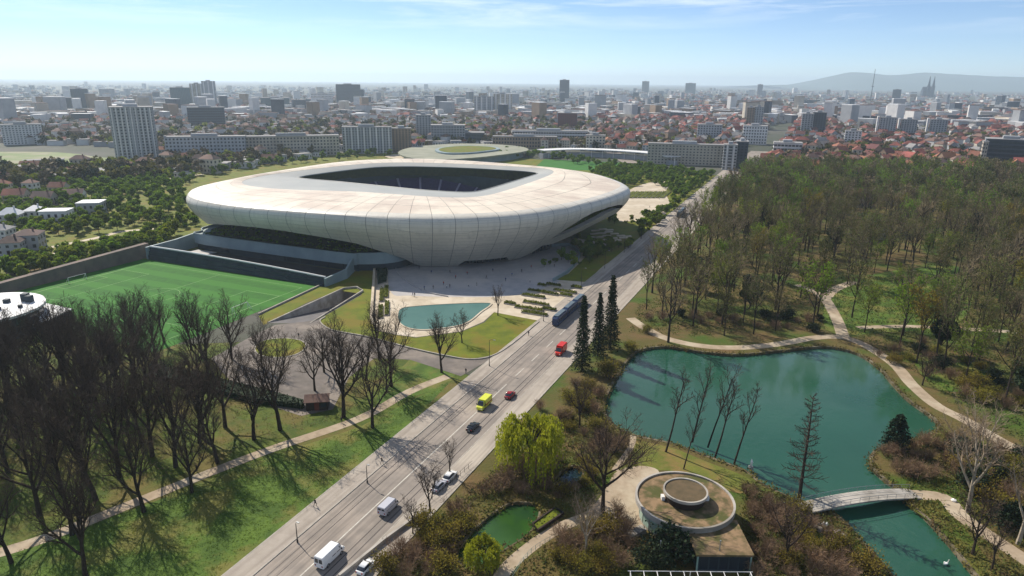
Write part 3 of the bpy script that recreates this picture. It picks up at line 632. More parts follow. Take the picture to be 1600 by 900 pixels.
def build_stand():
    g = empty('pitch_stand', (*W(212, -220), 0)); tag(g, 'long dark low stand with white rail behind the training pitch', 'stand'); c = W(212, -220)
    def part(mb, name, m):
        mb.v = [(x - c[0], y - c[1], z) for x, y, z in mb.v]; return mb.build(name, m, g)
    for i, (s0, s1, z0, z1, m) in enumerate(((208.2, 208.8, 0, 2.0, 'dark_wall'), (208.8, 209.4, 0, 3.9, 'dark_wall'), (209.4, 210.2, 0, 5.6, 'dark_wall'))):
        n = 11
        for k_ in range(n):
            t0 = -276 + 100 * k_ / n; t1 = -276 + 100 * (k_ + 1) / n - 0.12; f0 = 1 - 0.38 * (k_ / n) ** 2; f1 = 1 - 0.38 * ((k_ + 1) / n) ** 2
            mb = MB(); mb.prism(WL([(s0, t0), (s1, t0), (s1, t1), (s0, t1)]), z0, [z1 * f0, z1 * f0, z1 * f1, z1 * f1] if False else z1 * (f0 + f1) / 2); part(mb, 'wall_panel', m)
    rail = [(*W(209.8, t), 5.95 * (1 - 0.38 * ((t + 276) / 100) ** 2)) for t in np.linspace(-276, -176, 12)]
    mb = MB(); mb.tube(rail, 0.4, 6); part(mb, 'top_rail', 'white_rail')
    mb = MB(); mb.prism(WL([(210.3, -276), (230.5, -270), (230.5, -184), (224, -176), (210.3, -176)]), 0, 0.5); part(mb, 'sunken_floor', 'recess_dark')
    mb = MB(); mb.prism(WL([(212, -275), (230, -269), (230, -257), (212, -261)]), 0.52, 0.7); part(mb, 'floor_slab', 'plaza_stone')
    mb = MB(); mb.strip(WL([(208.3, -277), (224, -276), (238, -277)]), 1.0, 0, [5.7, 6.4, 7.3]); part(mb, 'end_wall', 'podium_teal')
    mb = MB(); mb.strip(WL([(208.6, -175.4), (222, -175), (232, -179)]), 0.8, 0, [3.5, 4.2, 6.5]); part(mb, 'end_wall', 'podium_teal')
    for k_ in range(9):
        t0 = -256 + k_ * 8; mb = MB(); mb.prism(WL([(232.0, t0), (232.4, t0), (232.4, t0 + 7.5), (232.0, t0 + 7.5)]), 0.6, 2.9); part(mb, 'window', 'window_glass')
build_stand()
def build_wall():
    g = empty('retaining_wall', (*W(170, -280), 0)); tag(g, 'tapering brown grey retaining wall on the left of the training pitch', 'wall'); c = W(170, -280); n = 12
    for k_ in range(n):
        s0, s1 = 118 + 94 * k_ / n, 118 + 94 * (k_ + 1) / n; z0, z1 = 3.4 + 3.2 * k_ / n, 3.4 + 3.2 * (k_ + 1) / n
        mb = MB(); mb.prism([(x - c[0], y - c[1]) for x, y in WL([(s0, -279.6), (s1 - 0.06, -279.6), (s1 - 0.06, -282.4), (s0, -282.4)])], 0, (z0 + z1) / 2 if False else z0)
        n_ = len(mb.v) // 2; top = {}
        mb.v = [(x, y, (z0 if abs(ST(x + c[0], y + c[1])[0] - s0) < 0.2 else z1) if z > 1 else z) for x, y, z in mb.v]; mb.build('wall_panel', 'wall_brown', g)
    mb = MB(); P0 = WL([(112, -282.4), (212, -282.4), (212, -306), (112, -306)])
    mb.add([(P0[0][0] - c[0], P0[0][1] - c[1], 3.1), (P0[1][0] - c[0], P0[1][1] - c[1], 6.2), (P0[2][0] - c[0], P0[2][1] - c[1], 0.02), (P0[3][0] - c[0], P0[3][1] - c[1], 0.02)], [(0, 1, 2, 3)]); mb.build('earth_bank', 'leaf_litter', g)
build_wall()

# ------------------------------------------------------------------ forecourt furniture
HEDGES = [(854, 876, 445), (841, 853, 446), (825, 851, 454), (848, 872, 458), (866, 900, 454), (875, 893, 461), (816, 851, 461), (818, 857, 472), (789, 805, 474), (805, 848, 480), (848, 868, 483), (816, 855, 488), (893, 908, 449)]
def leafbox(poly, h, n, rng, m='hedge_leaf', size=0.28):
    xs = [p[0] for p in poly]; ys = [p[1] for p in poly]; V = []; Q = []; c = 0
    while c < n:
        x, y = rng.uniform(min(xs), max(xs)), rng.uniform(min(ys), max(ys))
        if not inside(x, y, poly): continue
        c += 1; p = np.array([x, y, rng.uniform(0.2, 1) * h]); u = rng.normal(size=3); u /= np.linalg.norm(u); d = rng.normal(size=3); w_ = np.cross(u, d); w_ /= np.linalg.norm(w_); s_ = size * rng.uniform(0.6, 1.3)
        o = len(V); V += [p + u * s_, p + w_ * s_, p - u * s_, p - w_ * s_]; Q.append((o, o + 1, o + 2, o + 3))
    return V, Q
rngh = np.random.default_rng(8)
def hedge_planter(poly, label, group, h=0.9, n=260, m='hedge_leaf'):
    cx_, cy_ = sum(p[0] for p in poly) / len(poly), sum(p[1] for p in poly) / len(poly); lp = [(x - cx_, y - cy_) for x, y in poly]
    g = empty('hedge_planter', (cx_, cy_, 0.06)); tag(g, label, 'hedge', group)
    mb = MB(); mb.strip(lp, 0.25, 0, 0.45, closed=True); mb.build('planter_edge', 'kerb_stone', g)
    mb = MB(); mb.prism([(x * 0.96, y * 0.93) for x, y in lp], 0.0, h * 0.7); mb.build('hedge_body', m, g)
    V, Q = leafbox(lp, h + 0.15, n, rngh); link('foliage', npmesh('foliage', V, Q, m), g)
for x0, x1, y in HEDGES:
    a = np.array(G(x0, y)); b_ = np.array(G(x1, y + (x1 - x0) * 0.16)); d = b_ - a; d /= np.linalg.norm(d); nrm = np.array([-d[1], d[0]]) * 0.95
    hedge_planter([tuple(a + nrm), tuple(b_ + nrm), tuple(b_ - nrm), tuple(a - nrm)], 'clipped hedge strip set in the cream paving beside the avenue', 'hedge strips on the avenue side of the forecourt')
for x, y0, y1 in ((596, 452, 472), (603, 448, 466), (594, 478, 498), (604, 472, 494)):
    a = np.array(G(x, y1)); b_ = np.array(G(x + 1, y0)); d = b_ - a; d /= np.linalg.norm(d); nrm = np.array([-d[1], d[0]]) * 0.8
    hedge_planter([tuple(a + nrm), tuple(b_ + nrm), tuple(b_ - nrm), tuple(a - nrm)], 'narrow hedge strip beside the cream promenade wall', 'hedge strips by the promenade wall')
hedge_planter(GL([(588, 418), (606, 420), (604, 442), (590, 446)]), 'dark green shrub bed between promenade wall and plaza', None, 1.3, 500, 'leaf_dark')

# ------------------------------------------------------------------ trees: prototypes
class Branch:
    def __init__(self, seed):
        self.r = random.Random(seed); self.trunk = MB(); self.fine = MB(); self.tips = []
    def limb(self, p, d, L_, r0, level, cfg):
        R = self.r; n = cfg['segs'][level]; pts = [p]; dirs = []; q = Vector(p); d = Vector(d).normalized(); gn = cfg['gnarl'][level]
        for i in range(n):
            d = (d + Vector((R.uniform(-1, 1), R.uniform(-1, 1), R.uniform(-1, 1))) * gn + Vector((0, 0, cfg['up'][level]))).normalized()
            q = q + d * (L_ / n); pts.append(q.copy()); dirs.append(d.copy())
        tip = r0 * cfg['taper'][level]; rr = [max(cfg['minr'], r0 + (tip - r0) * (i / n) ** 0.9) for i in range(n + 1)]
        (self.trunk if level < cfg['split'] else self.fine).tube(pts, rr, cfg['sides'][level], cap=False)
        if level + 1 >= cfg['levels']: self.tips.append((pts[-1], dirs[-1], L_)); return
        kids = cfg['kids'][level]; kids = kids if isinstance(kids, int) else R.randint(*kids)
        lo = cfg['start'][level]; ph = R.uniform(0, 6.28)
        for k in range(kids):
            u = lo + (1 - lo) * (k + R.uniform(0.1, 0.9)) / kids if level else lo + (1 - lo) * (k + R.uniform(0.2, 0.8)) / kids
            i = min(n - 1, int(u * n)); f = u * n - i; base = pts[i].lerp(pts[i + 1], f); dd = dirs[i]
            ph += 2.4 + R.uniform(-0.5, 0.5); a = Vector((0, 0, 1)) if abs(dd.z) < 0.9 else Vector((1, 0, 0)); u_ = dd.cross(a).normalized(); w_ = dd.cross(u_)
            an = math.radians(R.uniform(*cfg['angle'][level])); nd = dd * math.cos(an) + (u_ * math.cos(ph) + w_ * math.sin(ph)) * math.sin(an)
            cl = L_ * R.uniform(*cfg['len'][level]) * (1 - cfg['fall'][level] * u)
            self.limb(base, nd, cl, min(rr[i] * 0.8, r0 * cfg['rad'][level]), level + 1, cfg)
PARK_CFG = dict(levels=5, split=2, trunk=0.5, segs=[6, 7, 5, 3, 2], sides=[7, 5, 4, 3, 3], gnarl=[0.06, 0.13, 0.17, 0.2, 0.2], up=[0.04, 0.11, 0.09, 0.07, 0.05], taper=[0.35, 0.22, 0.25, 0.3, 0.5], minr=0.022,
    kids=[(6, 8), (7, 8), (5, 6), (4, 5)], start=[0.36, 0.22, 0.2, 0.15], angle=[(16, 42), (20, 42), (24, 48), (25, 55)], len=[(0.85, 1.15), (0.4, 0.58), (0.42, 0.62), (0.45, 0.7)], fall=[0.15, 0.4, 0.35, 0.3], rad=[0.62, 0.5, 0.48, 0.5])
WOOD_CFG = dict(PARK_CFG, trunk=0.74, levels=4, kids=[(7, 9), (6, 7), (5, 6)], len=[(0.5, 0.72), (0.42, 0.6), (0.4, 0.6)], start=[0.4, 0.25, 0.2], angle=[(26, 48), (24, 46), (24, 50)], fall=[0.35, 0.35, 0.35], minr=0.05)
def fit(b, h):
    k = h / max(p[2] for p in b.fine.v + b.trunk.v)
    for m_ in (b.trunk, b.fine): m_.v = [(x * k, y * k, z * k) for x, y, z in m_.v]
    b.tips = [(t[0] * k, t[1], t[2] * k) for t in b.tips]
def bare_proto(name, seed, h, cfg=PARK_CFG, bark='bark', twig='twig', r=None, lean=(0, 0), **over):
    c = dict(cfg); c.update(over); b = Branch(seed); b.limb(Vector((0, 0, -0.2)), (lean[0], lean[1], 1), h * c.get('trunk', 0.6), r or h * 0.02, 0, c)
    fit(b, h)
    return [('trunk', b.trunk.mesh(name + '_trunk', bark)), ('crown', b.fine.mesh(name + '_crown', twig))], b
def quads(C, size, rng, droop=0.0):
    """leaf faces of given half size at points C"""
    n = len(C); u = rng.normal(size=(n, 3)); u /= np.linalg.norm(u, axis=1)[:, None]; d = rng.normal(size=(n, 3)); w = np.cross(u, d); w /= np.linalg.norm(w, axis=1)[:, None]
    s = size * rng.uniform(0.6, 1.4, (n, 1)); u = u * s; w = w * s * 0.8
    if droop: u = u * 0.35; u[:, 2] -= s[:, 0] * droop
    V = np.stack([C + u, C + w, C - u, C - w], 1).reshape(-1, 3); return V, np.arange(4 * n).reshape(-1, 4)
def budded_proto(name, seed, h, leaf, nleaf, size=0.22, bark='bark', twig='twig', **over):
    """woodland tree: open branches with small spring leaves about the twigs"""
    cfg = dict(WOOD_CFG); cfg.update(over)
    b = Branch(seed); b.limb(Vector((0, 0, -0.2)), (0, 0, 1), h * 0.74, h * 0.013, 0, cfg); fit(b, h); rng = np.random.default_rng(seed)
    tips = np.array([t[0] for t in b.tips]); dirs = np.array([t[1] for t in b.tips]); ln = np.array([t[2] for t in b.tips])
    k = rng.integers(0, len(tips), nleaf); C = tips[k] - dirs[k] * (ln[k] * rng.uniform(0, 1.0, nleaf))[:, None] + rng.normal(size=(nleaf, 3)) * 0.45
    V, Q = quads(C, size, rng)
    return [('trunk', b.trunk.mesh(name + '_trunk', bark)), ('branches', b.fine.mesh(name + '_branches', twig)), ('crown', npmesh(name + '_crown', V, Q, leaf))]
def leafy_proto(name, seed, h, rx, leaf, nleaf, size, trunk_h=0.3, clumps=14, bark='bark', shape='round'):
    rng = np.random.default_rng(seed); R = random.Random(seed); mb = MB(); top = Vector((0, 0, h * (trunk_h + 0.25)))
    mb.tube([(0, 0, -0.2), (0.03 * h * R.uniform(-1, 1), 0.03 * h * R.uniform(-1, 1), h * trunk_h), tuple(top)], [h * 0.022, h * 0.017, h * 0.006], 6, cap=False)
    C = []; cz = h * (trunk_h + (1 - trunk_h) / 2); rz = h * (1 - trunk_h) / 2
    for i in range(clumps):
        d = rng.normal(size=3); d /= np.linalg.norm(d); k = rng.uniform(0.35, 0.78); c = np.array([d[0] * rx * k, d[1] * rx * k, cz + d[2] * rz * k])
        if shape == 'cone': f = (c[2] - h * trunk_h) / (h * (1 - trunk_h)); c[:2] *= max(0.15, 1.15 - f)
        mb.tube([(0, 0, h * trunk_h * 0.9), tuple(c)], [h * 0.009, h * 0.003], 4, cap=False)
        rr = rng.uniform(0.3, 0.46) * min(rx, rz); m = nleaf // clumps; e = rng.normal(size=(m, 3)); e /= np.linalg.norm(e, axis=1)[:, None]
        C.append(c + e * (rr * rng.uniform(0.55, 1.12, m) ** 0.6)[:, None] * np.array([1.1, 1.1, 0.85]))
    V, Q = quads(np.concatenate(C), size, rng); V[:, 2] = np.maximum(V[:, 2], 0.05)
    return [('trunk', mb.mesh(name + '_trunk', bark)), ('crown', npmesh(name + '_crown', V, Q, leaf))]
def spruce_proto(name, seed, h, r, leaf='leaf_dark', n=7000, size=0.2, power=0.8):
    rng = np.random.default_rng(seed); mb = MB(); mb.tube([(0, 0, -0.2), (0, 0, h * 0.98)], [h * 0.014, 0.04], 6, cap=False); C = []; tiers = int(h * 1.3)
    for i in range(tiers):
        f = (i + 0.5) / tiers; z = h * (0.05 + 0.93 * f); rr = r * (1 - f) ** power * rng.uniform(0.8, 1.15) + 0.15; nb = max(4, int(9 * (1 - f) + 3)); ph = rng.uniform(0, 6.28)
        for k in range(nb):
            a = ph + 6.283 * k / nb + rng.uniform(-0.25, 0.25); L_ = rr * rng.uniform(0.75, 1.15); m = max(6, int(n / tiers / nb)); u = rng.uniform(0.12, 1, m) ** 0.7
            mb.tube([(0, 0, z), (math.cos(a) * L_, math.sin(a) * L_, z - 0.28 * L_)], [0.05, 0.02], 3, cap=False)
            C.append(np.stack([np.cos(a) * L_ * u, np.sin(a) * L_ * u, z - 0.28 * L_ * u], 1) + rng.normal(size=(m, 3)) * np.array([0.2, 0.2, 0.16]))
    V, Q = quads(np.concatenate(C), size, rng); V[:, 2] = np.maximum(V[:, 2], 0.05)
    return [('trunk', mb.mesh(name + '_trunk', 'bark')), ('crown', npmesh(name + '_crown', V, Q, leaf))]
def willow_proto(name, seed, h, r, leaf, n, size=0.16):
    rng = np.random.default_rng(seed); R = random.Random(seed); mb = MB(); C = []
    mb.tube([(0, 0, -0.2), (0.3, 0.1, h * 0.2), (0.1, 0.4, h * 0.38)], [h * 0.04, h * 0.032, h * 0.026], 8, cap=False); sz = 0
    for i in range(15):
        a = 6.283 * i / 15 + R.uniform(-0.25, 0.25); k = R.uniform(0.35, 0.8); zt = h * R.uniform(0.72, 0.97) * (1.04 - 0.25 * k)
        p = [Vector((0.1, 0.4, h * 0.36)), Vector((math.cos(a) * r * k * 0.4, math.sin(a) * r * k * 0.4, h * 0.62)), Vector((math.cos(a) * r * k, math.sin(a) * r * k, zt))]
        mb.tube([tuple(q) for q in p], [h * 0.014, h * 0.009, h * 0.003], 5, cap=False)
        for j in range(26):
            b = p[1].lerp(p[2], R.uniform(0.2, 1.05)); aa = a + R.uniform(-1.1, 1.1); out = R.uniform(0.2, 0.42) * r; L_ = R.uniform(0.3, 0.62) * h; m = n // (15 * 26); u = np.linspace(0, 1, m)
            x = b.x + math.cos(aa) * out * np.minimum(1, u * 2.2) ; y = b.y + math.sin(aa) * out * np.minimum(1, u * 2.2); z = b.z + 0.06 * h * np.sin(np.minimum(u * 3, 3.14)) - L_ * np.maximum(0, u - 0.12)
            C.append(np.stack([x, y, np.maximum(z, 0.6)], 1) + rng.normal(size=(m, 3)) * 0.12)
    V, Q = quads(np.concatenate(C), size, rng, droop=1.3)
    return [('trunk', mb.mesh(name + '_trunk', 'bark')), ('crown', npmesh(name + '_crown', V, Q, leaf))]
def bush_proto(name, seed, h, r, twig, leaf=None, nleaf=0, stems=26, size=0.12):
    b = Branch(seed); R = b.r; cfg = dict(PARK_CFG, levels=3, split=0, segs=[3, 3, 2], sides=[3, 3, 3], minr=0.015, gnarl=[0.12, 0.2, 0.25], up=[0.02, 0.05, 0.03], kids=[5, 5], start=[0.25, 0.2], angle=[(20, 50), (25, 60)], len=[(0.5, 0.8), (0.45, 0.7)], fall=[0.2, 0.2], rad=[0.6, 0.6], taper=[0.3, 0.3, 0.4])
    for i in range(stems):
        a = R.uniform(0, 6.28); k = R.uniform(0, 1); b.limb(Vector((math.cos(a) * r * 0.35 * k, math.sin(a) * r * 0.35 * k, -0.05)), (math.cos(a) * k * 0.9 * r / h, math.sin(a) * k * 0.9 * r / h, 1), h * R.uniform(0.45, 0.75), 0.05, 0, cfg)
    out = [('stems', b.fine.mesh(name + '_stems', twig))]
    if leaf:
        rng = np.random.default_rng(seed); tips = np.array([t[0] for t in b.tips]); k = rng.integers(0, len(tips), nleaf); V, Q = quads(tips[k] + rng.normal(size=(nleaf, 3)) * 0.22, size, rng); V[:, 2] = np.maximum(V[:, 2], 0.03)
        out.append(('foliage', npmesh(name + '_foliage', V, Q, leaf)))
    return out
PARENTS = {}
def plant(name, proto, loc, rz, sc, label, cat, group=None):
    o = empty(name, loc, rz, sc); tag(o, label, cat, group)
    for pn, me in proto: link(pn, me, o)
    return o
rnd = random.Random(11)
def scatter(poly, spacing, n, rng, avoid=(), tries=30):
    xs = [p[0] for p in poly]; ys = [p[1] for p in poly]; out = []; cell = {}; k = 0
    while len(out) < n and k < n * tries:
        k += 1; x, y = rng.uniform(min(xs), max(xs)), rng.uniform(min(ys), max(ys))
        if not inside(x, y, poly) or any(inside(x, y, a) for a in avoid): continue
        ci, cj = int(x // spacing), int(y // spacing)
        if any((x - a) ** 2 + (y - b) ** 2 < spacing ** 2 for i in (-1, 0, 1) for j in (-1, 0, 1) for a, b in cell.get((ci + i, cj + j), ())): continue
        cell.setdefault((ci, cj), []).append((x, y)); out.append((x, y))
    return out
def seen(X, Y, Z=3.0, pad=60):
    fw = Y * math.cos(PITCH) - (Z - CAMH) * math.sin(PITCH)
    if fw < 5: return False
    u = X / fw * F; v = -(Y * math.sin(PITCH) + (Z - CAMH) * math.cos(PITCH)) / fw * F
    return -800 - pad < u < 800 + pad and v < 450 + 2.5 * pad
BARE = [bare_proto('bare_tree', 20 + i, 24 + (i % 3))[0] for i in range(6)]
BARE_S = [bare_proto('young_bare_tree', 40 + i, 14, dict(PARK_CFG, kids=[(5, 7), (5, 6), (4, 5), (4, 5)], minr=0.02))[0] for i in range(3)]
WOOD = [budded_proto('wood_tree', 60 + i, 23 + i % 3, 'bud_olive', 500 + 500 * (i % 3), 0.2, twig='twig_grey') for i in range(6)]
WOODG = [budded_proto('green_wood_tree', 70 + i, 21 + i, 'leaf_green', 1300, 0.24, twig='twig_grey') for i in range(2)]
WOODB = [bare_proto('bare_wood_tree', 80 + i, 24, dict(WOOD_CFG, kids=[(7, 9), (6, 7), (6, 7)]), twig='twig_grey')[0] for i in range(3)]
WOODY = [budded_proto('yellow_wood_tree', 90, 22, 'leaf_yellow', 1500, 0.22)]
ROUND = [leafy_proto('round_tree', 100 + i, 6.5, 2.7, 'leaf_green', 1100, 0.36, 0.22, 10) for i in range(4)]
DENSE = [leafy_proto('evergreen_tree', 110 + i, 15, 4.6, 'leaf_dark', 2600, 0.5, 0.16, 20) for i in range(2)]
SPRUCE = [spruce_proto('spruce', 120 + i, 24, 3.2) for i in range(2)]
CONIFER = spruce_proto('broad_conifer', 130, 9, 3.6, n=4500, power=0.6)
WILLOW = willow_proto('willow', 140, 13, 6.6, 'leaf_willow', 15000)
WILLOW_S = willow_proto('small_willow', 141, 6.5, 3.3, 'leaf_willow', 8000, 0.12)
SLIM = [bare_proto('slim_tree', 150 + i, 20 + i, dict(WOOD_CFG, trunk=0.85, minr=0.025, start=[0.4, 0.3, 0.2], len=[(0.26, 0.4), (0.4, 0.6), (0.4, 0.6)], angle=[(22, 40), (24, 46), (24, 50)]), r=0.24, lean=(0.16, 0.02), gnarl=[0.04, 0.15, 0.2, 0.2])[0] for i in range(3)]
LARCH = bare_proto('larch', 160, 23, dict(WOOD_CFG, minr=0.025, levels=3, kids=[60, 12], start=[0.16, 0.15], angle=[(68, 95), (25, 55)], len=[(0.16, 0.24), (0.3, 0.5)], fall=[0.75, 0.3], up=[0.3, 0.05, 0.05], gnarl=[0.02, 0.12, 0.2], rad=[0.2, 0.5], split=1, taper=[0.15, 0.3, 0.4]), r=0.3)[0]
PALE = bare_proto('pale_tree', 170, 24, PARK_CFG, 'bark_pale', 'twig_pale', r=0.5)[0]
BUSH = [bush_proto('brown_bush', 180 + i, 3.2, 2.6, 'twig_red') for i in range(3)]
BUSHG = [bush_proto('green_bush', 190 + i, 3.0, 2.6, 'twig', 'leaf_yellow', 1500) for i in range(2)]
BUSHD = [bush_proto('dark_bush', 200 + i, 3.0, 2.6, 'twig', 'leaf_dark', 2200, size=0.16) for i in range(2)]
SHRUB = [leafy_proto('round_shrub', 210 + i, 2.6, 1.7, 'leaf_green', 420, 0.24, 0.04, 7) for i in range(2)]

# ------------------------------------------------------------------ trees: left grove of bare trees
LEFT = [(438, 672, 1.06, 'bare tree on the gravel path with its trunk left of the wooden kiosk'), (537, 652, 1.04, 'tall bare tree just right of the wooden kiosk'), (582, 668, 0.85, 'bare tree leaning over the path near the avenue corner'),
        (612, 604, 0.95, 'bare tree in front of the left end of the reflecting pool'), (690, 582, 0.72, 'dark bare tree at the tip of the corner lawn by the avenue'), (397, 687, 0.9, 'bare tree beside the gravel path, second left of the kiosk'),
        (275, 730, 1.02, 'large forked bare tree casting its shadow over the gravel path'), (238, 713, 1.0, 'bare tree with two dark stems left of the largest shadow'), (18, 880, 0.75, 'small bare tree at the lower left edge of the picture'),
        (113, 836, 0.85, 'slender bare tree on the bright lawn below the path, leftmost'), (134, 902, 0.8, 'bare tree cut off by the bottom edge on the left lawn'), (340, 724, 0.8, 'thin bare tree beside the path between two larger shadows'), (312, 692, 0.95, 'bare tree behind the largest forked tree')]
LEFT += [(62, 806, 0.95, 'bare tree above the path, nearest the left edge of the picture'), (150, 782, 1.0, 'bare tree beside the path casting shadow on the bright lawn'), (96, 772, 0.95, 'bare tree behind the two slender trees at the left path'), (186, 746, 1.0, 'tall bare tree in the middle of the left grove edge'), (352, 668, 0.95, 'bare tree in front of the dark hedge, left of the kiosk'), (225, 800, 0.85, 'lone bare tree on the bright lawn below the path'), (300, 770, 0.7, 'young bare tree on the lawn beside the path bend')]
for i, (x, y, s, lab) in enumerate(LEFT): plant('bare_tree', BARE[i % 6], (*G(x, y), 0), rnd.uniform(0, 6.28), (s * 1.1, s * 1.1, s * 1.04), lab, 'tree', 'bare trees of the left park')
for i, (x, y, s, lab) in enumerate([(722, 536, 0.85, 'small bare tree on the lawn below the reflecting pool'), (778, 493, 0.82, 'small bare tree at the right end of the reflecting pool'), (703, 742, 0.62, 'young bare street tree by the parked white car'), (672, 800, 0.8, 'young bare street tree at the kerb beside the avenue'), (645, 834, 0.55, 'crooked young bare tree near the second van')]):
    plant('bare_tree', BARE_S[i % 3], (*G(x, y), 0), rnd.uniform(0, 6.28), s, lab, 'tree')
g1 = scatter(GL([(-60, 600), (110, 575), (230, 585), (250, 620), (190, 660), (120, 690), (60, 740), (-60, 770)]), 5.2, 40, rnd) + scatter(GL([(60, 740), (190, 665), (260, 630), (330, 680), (200, 720), (110, 790)]), 9, 7, rnd)
for i, (x, y) in enumerate(g1): plant('bare_tree', BARE[i % 6], (x, y, 0), rnd.uniform(0, 6.28), rnd.uniform(0.8, 1.05), 'bare tree in the dense dark grove at the far left', 'tree', 'dense grove at the far left')
g2 = scatter(GL([(90, 560), (140, 525), (260, 535), (400, 560), (430, 580), (300, 605), (180, 590)]), 7, 17, rnd)
for i, (x, y) in enumerate(g2): plant('bare_tree', BARE[(i + 2) % 6], (x, y, 0), rnd.uniform(0, 6.28), rnd.uniform(0.66, 0.86), 'bare tree between the training pitch and the dark hedge', 'tree', 'bare trees in front of the training pitch')
g3 = scatter(GL([(470, 580), (600, 560), (640, 570), (590, 640), (500, 640)]), 7, 6, rnd)
for i, (x, y) in enumerate(g3): plant('bare_tree', BARE[i % 6], (x, y, 0), rnd.uniform(0, 6.28), rnd.uniform(0.66, 0.82), 'bare tree in the yard between kiosk and corner lawn', 'tree', 'bare trees of the service yard')

# ------------------------------------------------------------------ the wood on the right
CLEAR = [GL([(1300, 500), (1330, 430), (1480, 420), (1500, 500), (1400, 520)]), GL(catmull([(975, 485), (1020, 525), (1150, 560), (1290, 552), (1290, 515), (1150, 528), (1040, 505)], 3)), GL([(1230, 440), (1320, 440), (1335, 530), (1300, 530), (1280, 480)]), GL([(1290, 520), (1350, 520), (1560, 660), (1500, 690), (1380, 600)])] + [POND]
woodpoly = WL([(222, -55), (640, -55), (690, 60), (730, 250), (520, 320), (240, 190), (190, 100), (205, 10), (200, -30)])
wp = [p for p in scatter(woodpoly, 7.0, 1400, rnd, CLEAR, 14) if seen(*p)]
LODGE = [G(1355, 372), G(1395, 366), G(1340, 322)]; wp = [p for p in wp if all(math.hypot(p[0] - q[0], p[1] - q[1]) > 13 for q in LODGE)]
wp += [p for p in scatter(CLEAR[0], 15, 5, rnd)]
wp.sort(key=lambda p: math.hypot(*p))
def wood_kind(x, y):
    u = rnd.random(); s_, t_ = ST(x, y)
    if t_ > 60 and s_ < 420: return (WOODB if u < 0.5 else WOODY if u < 0.65 else WOOD)
    if s_ > 470 and -20 < t_ < 90 and u < 0.45: return DENSE
    return WOODG if u < 0.2 else WOODB if u < 0.42 else DENSE if u < 0.46 else WOODY if u < 0.5 else WOOD
WLAB = {id(WOOD): ('wood_tree', 'tall park tree with sparse olive buds in the wood on the right', 'olive budding trees in the wood'), id(WOODG): ('green_wood_tree', 'park tree in fresh green leaf in the wood on the right', 'fresh green trees in the wood'), id(WOODB): ('bare_wood_tree', 'leafless brown tree standing in the wood on the right', 'leafless trees in the wood'),
        id(WOODY): ('yellow_wood_tree', 'park tree with yellowish spring leaves in the wood on the right', 'yellowish trees in the wood'), id(DENSE): ('evergreen_tree', 'dense dark evergreen tree rising in the wood on the right', 'dark evergreens in the wood')}
def join_trees(name, items, label, cat):
    """far trees read as one mass: one object"""
    VV = []; FF = []; MI = []; mats = []; off = 0; cache = {}
    for proto, loc, rz, s in items:
        for pn, me in proto:
            if id(me) not in cache:
                v = np.empty(len(me.vertices) * 3, np.float32); me.vertices.foreach_get('co', v); ls = np.empty(len(me.polygons), np.int32); me.polygons.foreach_get('loop_total', ls)
                lv = np.empty(len(me.loops), np.int32); me.loops.foreach_get('vertex_index', lv)
                cache[id(me)] = (v.reshape(-1, 3), lv.reshape(-1, 4) if (ls == 4).all() else None)
            v, q = cache[id(me)]
            if q is None: continue
            c, sn = math.cos(rz), math.sin(rz); w = np.stack([v[:, 0] * c - v[:, 1] * sn, v[:, 0] * sn + v[:, 1] * c, v[:, 2]], 1) * s + np.array(loc); m_ = me.materials[0].name
            if m_ not in mats: mats.append(m_)
            VV.append(w); FF.append(q + off); MI.append(np.full(len(q), mats.index(m_))); off += len(w)
    o = link(name, npmesh(name, np.concatenate(VV), np.concatenate(FF), mats, np.concatenate(MI))); tag(o, label, cat, kind='stuff'); return o
LIGHTW = [budded_proto('far_wood_tree', 300 + i, 21, ['bud_olive', 'bud_olive', 'twig_grey', 'leaf_green', 'leaf_yellow'][i], 500, 0.34, twig='twig_grey', levels=3, kids=[(9, 11), (9, 10)], minr=0.09) for i in range(5)]
far_items = []
for i, (x, y) in enumerate(wp):
    if i < 300:
        k = wood_kind(x, y); nm, lab, gr = WLAB[id(k)]; plant(nm, k[rnd.randrange(len(k))], (x, y, 0), rnd.uniform(0, 6.28), rnd.choice((rnd.uniform(0.6, 0.85), rnd.uniform(0.85, 1.2), rnd.uniform(0.9, 1.15))) * (0.9 if k is DENSE else 1), lab, 'tree', gr)
    else: far_items.append((LIGHTW[rnd.choice((0, 0, 1, 1, 2, 3, 3))], (x, y, 0), rnd.uniform(0, 6.28), rnd.uniform(0.6, 1.2)))
if far_items: join_trees('distant_wood', far_items, 'far edge of the park wood reading as one olive green mass', 'wood')

for i, (x, y, s_) in enumerate([(1228, 300, 1.0), (1245, 296, 1.15), (1262, 302, 1.1), (1280, 296, 1.2), (1300, 300, 1.1), (1318, 304, 1.2), (1336, 302, 1.15), (1292, 310, 1.0), (1325, 312, 1.05), (1255, 312, 0.95)]):
    plant('dark_pine', DENSE[i % 2], (*G(x, y), 0), rnd.uniform(0, 6.28), s_, 'dark pine in the clump at the far edge of the wood', 'tree', 'clump of dark pines at the far edge of the wood')
